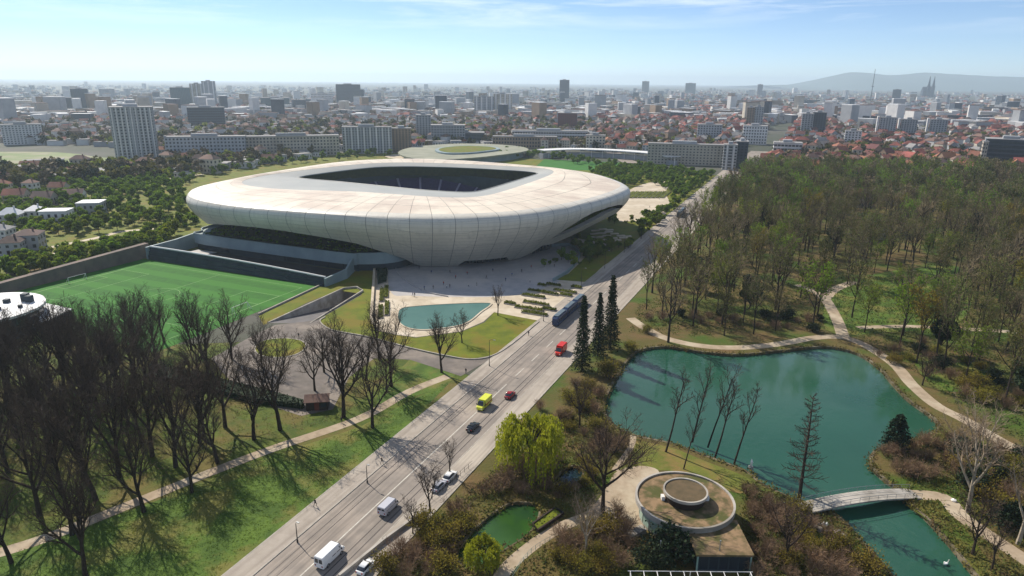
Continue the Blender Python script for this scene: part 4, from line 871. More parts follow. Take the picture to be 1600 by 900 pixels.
# ------------------------------------------------------------------ single trees round the pond and avenue
def px_plant(name, proto, x, y, s, label, group=None, rz=None, cat='tree'): return plant(name, proto, (*G(x, y), 0), rnd.uniform(0, 6.28) if rz is None else rz, s, label, cat, group)
px_plant('spruce', SPRUCE[0], 909, 578, 0.96, 'tall dark spruce nearest the red truck, leftmost of three')
px_plant('spruce', SPRUCE[1], 934, 556, 0.86, 'narrow dark spruce in the middle of the three beside the avenue')
px_plant('spruce', SPRUCE[0], 953, 545, 1.02, 'tallest dark spruce, rightmost of the three beside the avenue', rz=2.0)
px_plant('willow', WILLOW, 830, 742, 1.2, 'big yellow green weeping willow beside the avenue', rz=0.6)
px_plant('willow', WILLOW_S, 756, 888, 1.0, 'small bright yellow willow standing by the algae pond')
for i, (x, y, s, lab) in enumerate([(1040, 706, 1.05, 'bare leaning tree on the pond shore, leftmost of the row'), (1082, 690, 0.95, 'slim bare tree at the water edge behind the leftmost shore tree'), (1106, 698, 0.98, 'slim leaning tree, third in the row on the pond shore'), (1117, 714, 1.0, 'slim leaning tree in the middle of the pond shore row'), (1147, 724, 0.95, 'slim bare tree, rightmost of the row on the pond shore'), (1068, 733, 0.72, 'thin straight bare tree just behind the round pavilion')]):
    px_plant('slim_tree', SLIM[i % 3], x, y, s, lab, rz=rnd.uniform(-0.5, 0.5))
px_plant('larch', LARCH, 1249, 777, 1.0, 'bare larch with level twigs at the left end of the footbridge')
px_plant('pale_tree', PALE, 1512, 800, 1.08, 'big pale barked tree beside the path at the right edge', rz=1.0)
px_plant('conifer', CONIFER, 1398, 702, 1.0, 'dark broad conifer on the small headland in the pond')
px_plant('bare_tree', BARE_S[0], 1441, 602, 0.85, 'lone dark tree standing on the pond path, right of the water')
px_plant('bare_tree', BARE[1], 942, 800, 0.95, 'tall dark bare tree with a straight trunk left of the round pavilion')
px_plant('bare_tree', BARE_S[1], 1519, 866, 1.0, 'thin bare tree on the right bank below the footbridge')
px_plant('bare_tree', BARE_S[2], 1549, 892, 0.75, 'small bare tree at the bottom right beside the path')
px_plant('bare_tree', BARE[3], 905, 668, 0.6, 'bare tree on the left shore of the pond near the spruces')
px_plant('bare_tree', BARE_S[0], 1225, 880, 1.0, 'bare tree among the shrubs left of the channel')
px_plant('pale_tree', PALE, 915, 868, 0.55, 'pale twiggy tree in front of the round pavilion path')
px_plant('pale_tree', PALE, 1590, 850, 0.9, 'second pale tree cut off by the right edge of the picture')
for i, (x, y, s, lab) in enumerate([(985, 548, 1.0, 'yellow green bush at the upper left corner of the pond'), (950, 590, 1.6, 'large yellow green bush between the spruces and the pond'), (890, 625, 1.1, 'yellowish bush at the avenue kerb above the willow'), (1010, 520, 0.9, 'low green bush beside the pond path start'), (690, 850, 1.4, 'yellow green bush at the left of the algae pond'), (660, 828, 1.2, 'yellow green bush along the avenue kerb wall'), (725, 828, 1.2, 'yellow green bush behind the algae pond')]):
    px_plant('green_bush', BUSHG[i % 2], x, y, s, lab, cat='bush')
def bushes(poly, n, sp_, kinds, label, group, s0=0.7, s1=1.3):
    for i, (x, y) in enumerate(scatter(GL(poly), sp_, n, rnd, [POND, ALGAE, DARKP])):
        plant('bush', kinds[rnd.randrange(len(kinds))], (x, y, 0), rnd.uniform(0, 6.28), rnd.uniform(s0, s1), label, 'bush', group)
bushes([(570, 905), (640, 850), (720, 800), (720, 850), (700, 905)], 16, 2.2, BUSH + BUSHG, 'tangled brown bush between the avenue and the algae pond', 'brown bushes along the avenue')
bushes([(840, 640), (900, 590), (940, 620), (940, 670), (985, 690), (960, 740), (900, 690)], 16, 2.6, BUSH + BUSHG[:1], 'reddish brown bush between willow and pond', 'bushes between willow and pond')
bushes([(850, 905), (880, 820), (960, 800), (990, 840), (1000, 905)], 16, 2.3, BUSH + BUSHG, 'twiggy bush in the garden left of the round pavilion', 'bushes left of the pavilion')
bushes([(1170, 905), (1165, 770), (1230, 790), (1290, 830), (1380, 905)], 30, 2.2, BUSH + BUSHG, 'dense bush between pavilion and channel', 'bushes right of the pavilion')
bushes([(1390, 730), (1380, 705), (1440, 690), (1490, 700), (1480, 750), (1420, 755)], 12, 2.2, BUSH, 'brown bush on the headland beside the footbridge', 'bushes on the headland')
bushes([(1500, 770), (1490, 700), (1600, 720), (1640, 800), (1600, 850)], 22, 2.6, BUSHD + BUSH + BUSHG, 'dark bush beside the path at the right edge', 'bushes at the right edge', 0.8, 1.6)
bushes([(1340, 560), (1400, 570), (1540, 640), (1600, 660), (1600, 600), (1440, 540)], 26, 4.5, BUSH + BUSHD + BUSHG, 'bush on the wooded slope right of the pond path', 'bushes above the pond path')
bushes([(1000, 500), (1290, 520), (1290, 500), (1100, 490)], 20, 4, BUSH + BUSHD, 'undergrowth bush at the edge of the wood above the pond', 'undergrowth above the pond')
bushes([(850, 750), (860, 722), (905, 712), (925, 730), (920, 765), (895, 785), (860, 785)], 12, 1.6, BUSH + BUSHG, 'bush crowding the bank of the small dark pond', 'bushes round the small dark pond', 0.5, 0.9)
bushes([(740, 770), (800, 740), (870, 700), (880, 720), (800, 785)], 10, 2.2, BUSH, 'brown bush under the weeping willow', 'bushes under the willow')
px_plant('dark_bush', BUSHD[0], 1048, 872, 1.8, 'large dark evergreen bush in front of the round pavilion', cat='bush')
px_plant('dark_bush', BUSHD[1], 1020, 885, 1.3, 'dark evergreen bush at the lower left of the pavilion', cat='bush')

# ------------------------------------------------------------------ small green trees round the stadium
belt = GL([(-40, 268), (130, 272), (300, 256), (420, 248), (560, 240), (625, 246), (420, 262), (296, 288), (284, 306), (316, 350), (262, 382), (100, 428), (-40, 462)])
roads = [GL([(-40, 385), (-40, 430), (130, 395), (240, 365), (240, 352), (150, 365)]), GL([(-20, 290), (185, 290), (190, 350), (110, 395), (-20, 395)]), GL([(380, 378), (560, 300), (560, 280), (200, 378)]) if False else GL([(150, 262), (320, 262), (320, 272), (150, 276)])]
def px_scatter(poly, spacing, n, avoid=(), tries=14):
    """points spread evenly over what is seen of a patch, never closer than the spacing on the ground"""
    xs = [p[0] for p in poly]; ys = [p[1] for p in poly]; out = []; cell = {}
    for _ in range(n * tries):
        if len(out) >= n: break
        x, y = rnd.uniform(min(xs), max(xs)), rnd.uniform(min(ys), max(ys))
        if not inside(x, y, poly): continue
        X, Y = G(x, y); ci, cj = int(X // spacing), int(Y // spacing)
        if any(inside(X, Y, a) for a in avoid): continue
        if any((X - a) ** 2 + (Y - b) ** 2 < spacing ** 2 for i in (-1, 0, 1) for j in (-1, 0, 1) for a, b in cell.get((ci + i, cj + j), ())): continue
        cell.setdefault((ci, cj), []).append((X, Y)); out.append((X, Y))
    return out
HOUSES_PX = [(48, 388), (92, 352), (146, 336), (20, 350), (72, 322), (28, 318), (50, 300), (5, 375), (118, 316), (3, 300), (58, 345), (94, 304), (20, 396)]
keep_off = roads[:1] + [[(X + 9 * math.cos(u), Y + 9 * math.sin(u)) for u in np.linspace(0, 6.28, 9)[:-1]] for X, Y in (G(*q) for q in HOUSES_PX)]
GLADE = [GL([(330, 390), (150, 398), (110, 380), (220, 358), (300, 352)])]
bp = px_scatter([(-30, 262), (130, 266), (300, 250), (420, 245), (560, 238), (625, 244), (420, 260), (296, 286), (283, 306), (316, 350), (262, 380), (100, 426), (-30, 460)], 4.6, 620, keep_off)
bp += px_scatter([(-10, 440), (262, 382), (264, 368), (150, 385), (-10, 425)], 3.6, 60, keep_off)
bp.sort(key=lambda p: math.hypot(*p)); belt_far = []
for i, (x, y) in enumerate(bp):
    if i < 190: plant('garden_tree', ROUND[rnd.randrange(4)], (x, y, 0), rnd.uniform(0, 6.28), rnd.uniform(0.6, 1.35), 'small round green tree in the gardens left of the stadium', 'tree', 'garden trees left of the stadium')
    else: belt_far.append((ROUND[rnd.randrange(4)], (x, y, 0), rnd.uniform(0, 6.28), rnd.uniform(0.7, 1.5)))
east = WL([(268, -110), (285, -90), (420, -85), (640, -84), (670, -140), (620, -200), (520, -150), (470, -110), (425, -88), (330, -88), (300, -106)])
PL2 = GL([(905, 350), (1000, 350), (1000, 385), (905, 385)]); PL3 = GL([(955, 345), (960, 300), (1010, 285), (1050, 300), (1040, 345), (985, 350)])
ep = px_scatter([(905, 396), (884, 382), (905, 366), (960, 343), (992, 345), (1052, 318), (1064, 322), (986, 387), (914, 404)], 2.7, 80, [PL2]) + scatter(east, 4.2, 300, rnd, [PL2, PL3], 30); ep.sort(key=lambda p: math.hypot(*p))
for i, (x, y) in enumerate(ep):
    if i < 105: plant('garden_tree', (ROUND + SHRUB)[rnd.randrange(6)], (x, y, 0), rnd.uniform(0, 6.28), rnd.uniform(0.55, 1.1), 'small round green tree between the stadium and the avenue', 'tree', 'garden trees between stadium and avenue')
    else: belt_far.append((ROUND[rnd.randrange(4)], (x, y, 0), rnd.uniform(0, 6.28), rnd.uniform(0.6, 1.2)))
row = GL([(700, 250), (820, 236), (860, 238), (980, 262), (1050, 268), (1040, 280), (960, 268), (840, 246), (720, 254)])
for x, y in scatter(row, 6, 70, rnd): belt_far.append((ROUND[rnd.randrange(4)], (x, y, 0), rnd.uniform(0, 6.28), rnd.uniform(0.8, 1.4)))
join_trees('distant_trees', belt_far, 'rows of small green trees beyond the stadium', 'trees')
# long dark hedge in the left park
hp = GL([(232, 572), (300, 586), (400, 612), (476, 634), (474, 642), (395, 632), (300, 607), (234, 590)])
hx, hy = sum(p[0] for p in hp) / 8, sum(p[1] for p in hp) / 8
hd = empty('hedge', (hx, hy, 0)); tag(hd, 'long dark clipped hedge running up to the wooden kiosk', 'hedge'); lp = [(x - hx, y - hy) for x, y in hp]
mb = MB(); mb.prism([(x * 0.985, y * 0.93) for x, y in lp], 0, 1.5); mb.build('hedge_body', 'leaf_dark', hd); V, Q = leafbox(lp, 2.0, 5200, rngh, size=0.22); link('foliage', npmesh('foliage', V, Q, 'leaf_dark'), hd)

# ------------------------------------------------------------------ park paths, bridge, pavilion
PATHPTS = []
_ribbon = ribbon
def ribbon(name, pts, w, z, m, parent=None, label=None, closed=False):
    for i in range(len(pts) - 1):
        a, b_ = np.array(pts[i]), np.array(pts[i + 1]); n = max(1, int(np.linalg.norm(b_ - a)))
        PATHPTS.extend((*(a + (b_ - a) * k / n), w / 2 + 0.35) for k in range(n))
    return _ribbon(name, pts, w, z, m, parent, label, closed)
ribbon('pond_path', catmull(GL([(985, 497), (1010, 514), (1045, 530), (1100, 541), (1160, 543), (1220, 537), (1270, 528), (1315, 527), (1352, 540), (1398, 570), (1424, 600), (1462, 633), (1505, 655), (1565, 690), (1640, 730)]), 5, False), 3.6, 0.03, 'gravel', label='pale gravel path curving round the pond')
ribbon('wood_path', catmull(GL([(1318, 528), (1308, 500), (1290, 468), (1272, 455), (1245, 445)]), 5, False), 4.0, 0.034, 'gravel', label='gravel path into the wood'); ribbon('wood_path', catmull(GL([(1290, 466), (1305, 452), (1335, 440)]), 5, False), 4.0, 0.038, 'gravel')
ribbon('channel_path', catmull(GL([(1424, 773), (1475, 778), (1500, 805), (1550, 840), (1640, 900)]), 5, False), 3.4, 0.03, 'gravel', label='gravel path from the footbridge')
ribbon('wood_path', catmull(GL([(1340, 512), (1420, 510), (1520, 515), (1640, 522)]), 5, False), 3.0, 0.03, 'gravel')
pxsheet('pavilion_yard', [(945, 790), (960, 740), (1000, 728), (1030, 738), (1000, 770), (1000, 800), (1010, 830), (960, 845)], 0.03, 'gravel', 5, 'gravel yard beside the round pavilion')
ribbon('garden_walk', catmull(GL([(960, 760), (930, 800), (880, 822), (835, 850), (790, 890), (770, 930)]), 5, False), 2.6, 0.035, 'gravel', label='garden walk curving past the algae pond')
ribbon('garden_walk', catmull(GL([(960, 735), (985, 700), (990, 680)]), 5, False), 1.4, 0.03, 'gravel')
pxsheet('shore_lawn', [(985, 690), (1050, 700), (1105, 722), (1165, 745), (1180, 765), (1150, 770), (1060, 738), (1000, 730)], 0.025, 'shore_grass', 4, 'grass on the pond shore behind the pavilion')
pxsheet('bank_lawn', [(1424, 792), (1460, 822), (1530, 900), (1560, 905), (1510, 830), (1470, 790)], 0.025, 'old_lawn', 3, 'grass bank of the channel')
pxsheet('clearing_lawn', [(1290, 515), (1320, 440), (1480, 415), (1520, 440), (1500, 505), (1400, 518)], 0.02, 'lawn', 4, 'sunlit grass clearing in the wood')
pxsheet('slope_lawn', [(1430, 560), (1520, 565), (1540, 600), (1470, 610)], 0.02, 'lawn', 4, 'grass patch right of the pond path')
def build_bridge():
    A_ = np.array(G(1230, 802)); B_ = np.array(G(1430, 772)); m = (A_ + B_) / 2; d = B_ - A_; L_ = np.linalg.norm(d); g = empty('footbridge', (*m, 0), math.atan2(d[1], d[0])); tag(g, 'pale arched concrete footbridge over the pond channel', 'bridge'); n = 14; w = 1.75
    xs = np.linspace(-L_ / 2, L_ / 2, n + 1); zt = 0.15 + 1.25 * (1 - (2 * xs / L_) ** 2); mb = MB()
    for i in range(n + 1): mb.v += [(xs[i], -w, zt[i] - 0.35), (xs[i], w, zt[i] - 0.35), (xs[i], w, zt[i]), (xs[i], -w, zt[i])]
    for i in range(n):
        a, b = 4 * i, 4 * i + 4
        for k in range(4): mb.f.append((a + k, a + (k + 1) % 4, b + (k + 1) % 4, b + k)); mb.m.append(0)
    mb.f += [(3, 2, 1, 0), (4 * n, 4 * n + 1, 4 * n + 2, 4 * n + 3)]; mb.m += [0, 0]; mb.build('deck', 'concrete', g)
    for s_ in (-1, 1):
        mb = MB(); mb.tube([(x, s_ * (w - 0.1), z + 1.0) for x, z in zip(xs, zt)], 0.05, 5); mb.build('handrail', 'metal_grey', g)
        mb = MB(); mb.tube([(x, s_ * (w - 0.1), z + 0.5) for x, z in zip(xs, zt)], 0.03, 4); mb.build('midrail', 'metal_grey', g)
        for x, z in zip(xs, zt): mb = MB(); mb.tube([(x, s_ * (w - 0.1), z), (x, s_ * (w - 0.1), z + 1.0)], 0.04, 4); mb.build('railing_post', 'metal_grey', g)
    for s_ in (-1, 1): mb = MB(); mb.box(s_ * (L_ / 2 - 0.8) - 0.8, s_ * (L_ / 2 - 0.8) + 0.8, -w - 0.1, w + 0.1, -1.4, 0.05); mb.build('abutment', 'concrete', g)
build_bridge()
def build_pavilion():
    c = G(1070, 778, 4.6); R = 9.2; g = empty('round_pavilion', (*c, 0)); tag(g, 'round flat roofed pavilion with mossy roof and raised central drum', 'pavilion')
    mb = MB(); mb.cyl(0, 0, 0, 3.7, R - 0.9, 48); mb.build('wall', 'concrete', g)
    for k in range(24):
        a = 2 * math.pi * k / 24; b = a + 2 * math.pi / 24 * 0.84; r = R - 0.82
        mb = MB(); mb.add([(r * math.cos(a), r * math.sin(a), 0.5), (r * math.cos(b), r * math.sin(b), 0.5), (r * math.cos(b), r * math.sin(b), 3.3), (r * math.cos(a), r * math.sin(a), 3.3)], [(0, 1, 2, 3)]); mb.build('window', 'pale_green_glass', g)
    mb = MB(); mb.cyl(0, 0, 3.72, 4.3, R, 64); rf = mb.build('roof', 'moss_roof', g)
    ring = [(R * math.cos(u) * 0.985, R * math.sin(u) * 0.985) for u in np.linspace(0, 2 * math.pi, 65)[:-1]]
    mb = MB(); mb.strip(ring, 0.4, 3.6, 4.62, closed=True); mb.build('roof_rim', 'concrete', rf)
    mb = MB(); mb.cyl(0, 0, 4.3, 5.9, 3.6, 40); dr = mb.build('drum', 'timber_dark', g)
    mb = MB(); mb.cyl(0, 0, 5.92, 6.2, 4.0, 40); mb.build('drum_roof', 'drum_felt', dr); mb = MB(); mb.strip([(4.0 * math.cos(u), 4.0 * math.sin(u)) for u in np.linspace(0, 2 * math.pi, 41)[:-1]], 0.3, 5.85, 6.4, closed=True); mb.build('drum_rim', 'concrete', dr)
    for s_ in (1, -1): mb = MB(); mb.box(s_ * 4.2 - 0.3, s_ * 4.2 + 0.3, -0.5, 0.5, 4.3, 5.1); mb.build('roof_vent', 'white_rail', rf)
    for k in range(6):
        a = math.radians(200 + 7 * k); mb = MB(); mb.box(-0.8, 0.8, -0.35, 0.35, 0, 0.9 - 0.14 * k); o = mb.build('step', 'concrete', g); o.location = ((R + 0.2 + 0.5 * k) * math.cos(math.radians(205)), (R + 0.2 + 0.5 * k) * math.sin(math.radians(205)), 0); o.rotation_euler = (0, 0, math.radians(115))
    c2 = np.array(G(1122, 843, 3.2)) - np.array(c)
    an = empty('annex', (0, 0, 0)); bpy.data.objects.remove(an)
    mb = MB(); mb.box(-4.6, 4.4, -4.2, 4.6, 0, 3.2); o = mb.build('annex_wall', 'dark_wall', g); o.location = (*c2, 0)
    mb = MB(); mb.box(-5.0, 4.8, -4.6, 5.0, 3.22, 3.6); o = mb.build('annex_roof', 'moss_roof', g); o.location = (*c2, 0)
    for x in (-4.65, 4.45): mb = MB(); mb.cyl(x, -4.3, 0, 3.2, 0.16, 8); o = mb.build('annex_post', 'pale_green_glass', g); o.location = (*c2, 0)
    for k in range(5): mb = MB(); mb.box(-4.2 + 1.7 * k, -2.8 + 1.7 * k, -4.26, -4.21, 0.4, 2.8); o = mb.build('annex_window', 'window_glass', g); o.location = (*c2, 0)
build_pavilion()
def build_frame():
    a = np.array(G(985, 893, 2.6)); b = np.array(G(1172, 893, 2.6)); m = (a + b) / 2; L_ = b[0] - a[0]; g = empty('metal_frame', (m[0], m[1] - 3.0, 0)); tag(g, 'white lattice frame of a pergola cut off by the bottom edge', 'pergola')
    for k in range(10): x = -L_ / 2 + L_ * k / 9; mb = MB(); mb.tube([(x, 3, 2.6), (x - 0.6, -4, 3.2)], 0.06, 5); mb.build('rafter', 'white_rail', g)
    for y, z in ((3, 2.6), (0.7, 2.8), (-1.6, 3.0), (-4, 3.2)): mb = MB(); mb.tube([(-L_ / 2 - 0.4, y, z), (L_ / 2 + 0.4, y, z)], 0.06, 5); mb.build('purlin', 'white_rail', g)
    for x in (-L_ / 2, 0, L_ / 2): mb = MB(); mb.tube([(x, 2.9, 0), (x, 2.9, 2.6)], 0.07, 6); mb.build('post', 'white_rail', g); mb = MB(); mb.tube([(x - 0.6, -3.9, 0), (x - 0.6, -3.9, 3.15)], 0.07, 6); mb.build('post', 'white_rail', g)
build_frame()
def mast(x, y, h, lab):
    g = empty('flag_mast', (*G(x, y), 0)); tag(g, lab, 'mast'); mb = MB(); mb.cyl(0, 0, 0, h, 0.11, 8, r1=0.08); mb.build('pole', 'metal_grey', g); mb = MB(); mb.cyl(0, 0, 0, 0.25, 0.3, 10); mb.build('base', 'concrete', g); mb = MB(); mb.cyl(0, 0, h, h + 0.15, 0.14, 8); mb.build('cap', 'metal_grey', g)
mast(1121, 888, 5.5, 'grey metal mast in front of the pavilion annex'); mast(1029, 886, 5.2, 'grey metal mast beside the dark bush at the pavilion')
def boulder(name, loc, r, lab, m='rock', group=None, seed=1):
    R = random.Random(seed); bm = bmesh.new(); bmesh.ops.create_icosphere(bm, subdivisions=2, radius=r)
    for v in bm.verts: v.co *= R.uniform(0.82, 1.1); v.co.z *= 0.7
    me = bpy.data.meshes.new(name); bm.to_mesh(me); bm.free(); me.materials.append(MATS[m]); o = link(name, me, None, loc); tag(o, lab, 'rock', group)
rk = random.Random(3)
for k in range(16):
    x, y = 1255 + 70 * k / 16 + rk.uniform(-6, 6), 812 + 32 * k / 16 + rk.uniform(-7, 7); boulder('boulder', (*G(x, y), 0.1), rk.uniform(0.35, 0.75), 'grey boulder in the rockery left of the channel', group='rockery left of the channel', seed=k)
boulder('boulder', (*G(1290, 820), 0.15), 0.6, 'white stone beside the rockery, nearer the footbridge', 'swan_white', seed=31); boulder('boulder', (*G(1490, 783), 0.2), 0.5, 'pale stone beside the path right of the footbridge', 'swan_white', seed=33)
def swan(x, y, lab, rz=0.4):
    g = empty('swan', (*G(x, y, -0.7), -0.7), rz); tag(g, lab, 'swan'); mb = MB(); mb.tube([(-0.6, 0, 0.25), (-0.35, 0, 0.2), (0, 0, 0.18), (0.3, 0, 0.2), (0.45, 0, 0.35), (0.48, 0, 0.65), (0.56, 0, 0.78), (0.7, 0, 0.74)], [0.04, 0.2, 0.27, 0.2, 0.08, 0.05, 0.07, 0.03], 8); mb.build('body', 'swan_white', g, True)
    for s_ in (-1, 1): mb = MB(); mb.tube([(0.22, s_ * 0.17, 0.28), (-0.15, s_ * 0.22, 0.36), (-0.55, s_ * 0.1, 0.38)], [0.06, 0.13, 0.02], 6); mb.build('wing', 'swan_white', g, True)
    mb = MB(); mb.tube([(0.7, 0, 0.74), (0.82, 0, 0.7)], [0.03, 0.01], 5); mb.build('beak', 'truck_red', g)
swan(1478, 882, 'white swan floating in the channel at the bottom right'); swan(1319, 838, 'white swan at the left shore of the channel', 2.0)
g = empty('statue', (*G(1173, 733), 0)); tag(g, 'small white statue on the pond shore', 'statue'); mb = MB(); mb.box(-0.4, 0.4, -0.4, 0.4, 0, 0.7); mb.build('plinth', 'concrete', g)
mb = MB(); mb.tube([(0, 0, 0.7), (0, 0, 1.2), (0.05, 0, 1.7), (0, 0, 2.05), (0, 0, 2.12), (0, 0, 2.3), (0, 0, 2.45)], [0.26, 0.2, 0.26, 0.2, 0.08, 0.13, 0.05], 10); mb.build('figure', 'swan_white', g, True)
# fence along the garden walk and the algae pond
def fence(pts, lab, h=1.0, m='metal_dark', step=2.0, group=None):
    pts = [np.array(p) for p in pts]; c = pts[0]; g = empty('fence', (*c, 0)); tag(g, lab, 'fence', group); P_ = [p - c for p in pts]
    for z in (h, h * 0.5): mb = MB(); mb.tube([(*p, z) for p in P_], 0.035, 4); mb.build('rail', m, g)
    acc = 0
    for i in range(len(P_) - 1):
        d = np.linalg.norm(P_[i + 1] - P_[i]); n = max(1, int(d / step))
        for k in range(n): p = P_[i] + (P_[i + 1] - P_[i]) * k / n; mb = MB(); mb.tube([(*p, 0), (*p, h)], 0.04, 4); mb.build('post', m, g)
fence(catmull(GL([(925, 812), (875, 838), (830, 865), (800, 905)]), 3, False), 'light metal fence along the garden walk', 1.1, 'pale_green_glass', 1.0)
fence(GL([(650, 802), (700, 762), (738, 728)]), 'dark fence behind the parked cars at the avenue kerb', 1.3, 'metal_dark', 1.5)
mb = MB(); mb.strip(GL([(530, 905), (600, 848), (662, 803)]), 0.5, 0, 0.9); tag(mb.build('kerb_wall', 'concrete'), 'low concrete wall between avenue footpath and bushes', 'wall')
mb = MB(); mb.strip(GL([(840, 832), (880, 805), (868, 796), (832, 822)]), 0.35, 0, 0.7, closed=True); tag(mb.build('planter_wall', 'timber_dark'), 'timber edged bed beside the algae pond', 'planter')
pxsheet('planter_bed', [(840, 830), (876, 805), (866, 798), (834, 821)], 0.5, 'new_lawn')
# stepping slabs in the garden right of the stadium
for k, (x, y) in enumerate([(930, 361), (942, 359), (928, 366), (940, 365), (951, 363), (936, 371), (948, 369), (960, 366), (946, 375), (958, 373), (970, 369), (964, 376), (974, 372), (952, 360), (980, 370), (925, 371)]):
    c = G(x, y); mb = MB(); mb.prism([(a, b_) for a, b_ in ((-2.6, -1.1), (2.2, -1.3), (2.7, 1.0), (-2.0, 1.3))], 0, 0.4); o = mb.build('garden_slab', 'cream_paving'); o.location = (*c, 0.06); o.rotation_euler = (0, 0, 0.2 + 0.1 * (k % 3)); tag(o, 'white stone slab lying in the garden right of the stadium', 'slab', 'stepping slabs right of the stadium')
pxsheet('east_plaza', [(958, 342), (966, 318), (985, 296), (1020, 284), (1050, 282), (1040, 300), (1048, 322), (1030, 340), (985, 346)], 0.08, 'cream_paving', 4, 'cream paved plaza at the right end of the stadium')
for k in range(9):
    x = 978 + 7 * k; a, b_ = np.array(G(x, 310)), np.array(G(x + 12, 300)); d = (b_ - a) / np.linalg.norm(b_ - a); nr = np.array([-d[1], d[0]]) * 1.3
    hedge_planter([tuple(a + nr), tuple(b_ + nr), tuple(b_ - nr), tuple(a - nr)], 'clipped hedge strip on the plaza at the right end of the stadium', 'hedge strips on the east plaza', 0.9, 60)
# kiosk
def build_kiosk():
    c = G(497, 636); g = empty('kiosk', (*c, 0), 0.15); tag(g, 'small dark wooden kiosk with a low pitched roof under bare trees', 'kiosk')
    mb = MB(); mb.box(-2.7, 2.7, -2.0, 2.0, 0, 2.7); mb.build('wall', 'timber_dark', g)
    for s_ in (-1, 1): mb = MB(); mb.add([(-3.1, 0, 3.7), (3.1, 0, 3.7), (3.1, s_ * 2.5, 2.55), (-3.1, s_ * 2.5, 2.55), (-3.1, 0, 3.55), (3.1, 0, 3.55), (3.1, s_ * 2.5, 2.4), (-3.1, s_ * 2.5, 2.4)], [(0, 1, 2, 3), (7, 6, 5, 4), (0, 4, 5, 1), (1, 5, 6, 2), (2, 6, 7, 3), (3, 7, 4, 0)]); mb.build('roof_plane', 'roof_brown', g)
    for s_ in (-1, 1): mb = MB(); mb.add([(s_ * 2.7, -2, 2.7), (s_ * 2.7, 2, 2.7), (s_ * 2.7, 0, 3.55)], [(0, 1, 2)]); mb.build('gable', 'timber_dark', g)
    mb = MB(); mb.box(-0.6, 0.6, -2.06, -2.01, 0, 2.1); mb.build('door', 'timber_red', g); mb = MB(); mb.box(1.1, 2.3, -2.06, -2.01, 1.0, 2.0); mb.build('window', 'window_glass', g)
build_kiosk()
# lamps along the avenue
def lamp(s, t, h, lab, group, arm=1.4):
    g = empty('street_lamp', (*W(s, t), 0.12), ROADROT); tag(g, lab, 'street lamp', group); mb = MB(); mb.cyl(0, 0, 0, h, 0.11, 8, r1=0.06); mb.build('pole', 'metal_dark', g); mb = MB(); mb.cyl(0, 0, 0, 0.5, 0.17, 8); mb.build('base', 'metal_dark', g)
    mb = MB(); mb.tube([(0, 0, h - 0.05), (arm * 0.4, 0, h + 0.35), (arm, 0, h + 0.42)], 0.05, 5); mb.build('arm', 'metal_dark', g); mb = MB(); mb.box(arm - 0.1, arm + 0.55, -0.14, 0.14, h + 0.36, h + 0.48); mb.build('lamp_head', 'metal_grey', g)
lamp(*ST(*G(574, 755)), 3.9, 'short dark lamp post on the left footpath, nearest the camera', 'lamps on the stadium side', 0.3)
lamp(*ST(*G(465, 848)), 3.9, 'short dark lamp post on the left footpath beside the white van', 'lamps on the stadium side', 0.3)
for s in (165, 208, 252, 285, 318, 352, 390, 430, 475, 520, 570): lamp(s, -80.5 if s < 240 else -81.5, 8.0, 'tall curved lamp post along the stadium side of the avenue', 'tall lamps along the avenue')

# ------------------------------------------------------------------ vehicles
def wheel(g, x, y, r, w=0.22):
    mb = MB(); mb.tube([(x - w / 2, y, r), (x + w / 2, y, r)], r, 16); t_ = mb.build('wheel', 'tyre', g); s_ = 1 if x > 0 else -1; mb = MB(); mb.tube([(x + s_ * w * 0.3, y, r), (x + s_ * (w / 2 + 0.02), y, r)], r * 0.62, 12); mb.build('rim', 'rim_metal', t_)
def loft_body(prof_lo, secs):
    """secs: list of (y, halfwidth_bottom, halfwidth_top, z0, z1, shoulder) -> smooth closed hull along the length"""
    mb = MB(); ring = []
    for (y, wb, wt_, z0, z1, sh) in secs:
        zs = z0 + (z1 - z0) * sh; ring.append([(-wb * 0.94, y, z0), (wb * 0.94, y, z0), (wb, y, z0 + 0.2 * (zs - z0)), (wb, y, zs), (wt_ + (wb - wt_) * 0.12, y, z1 - 0.06 * (z1 - z0)), (wt_ * 0.9, y, z1), (-wt_ * 0.9, y, z1), (-wt_ - (wb - wt_) * 0.12, y, z1 - 0.06 * (z1 - z0)), (-wb, y, zs), (-wb, y, z0 + 0.2 * (zs - z0))])
    K = 10
    for r_ in ring: mb.v += r_
    for i in range(len(ring) - 1):
        for k in range(K): mb.f.append((i * K + k, i * K + (k + 1) % K, (i + 1) * K + (k + 1) % K, (i + 1) * K + k)); mb.m.append(0)
    mb.f += [tuple(range(K - 1, -1, -1)), tuple(range((len(ring) - 1) * K, len(ring) * K))]; mb.m += [0, 0]; return mb
def lights(g, yf, yb, w, z):
    for s_ in (-1, 1):
        mb = MB(); mb.box(s_ * w - 0.18, s_ * w + 0.18, yf - 0.03, yf + 0.04, z - 0.1, z + 0.1); mb.build('headlight', 'lamp_glass', g)
        mb = MB(); mb.box(s_ * w - 0.12, s_ * w + 0.12, yb - 0.04, yb + 0.03, z - 0.05, z + 0.2); mb.build('tail_light', 'tail_red', g)
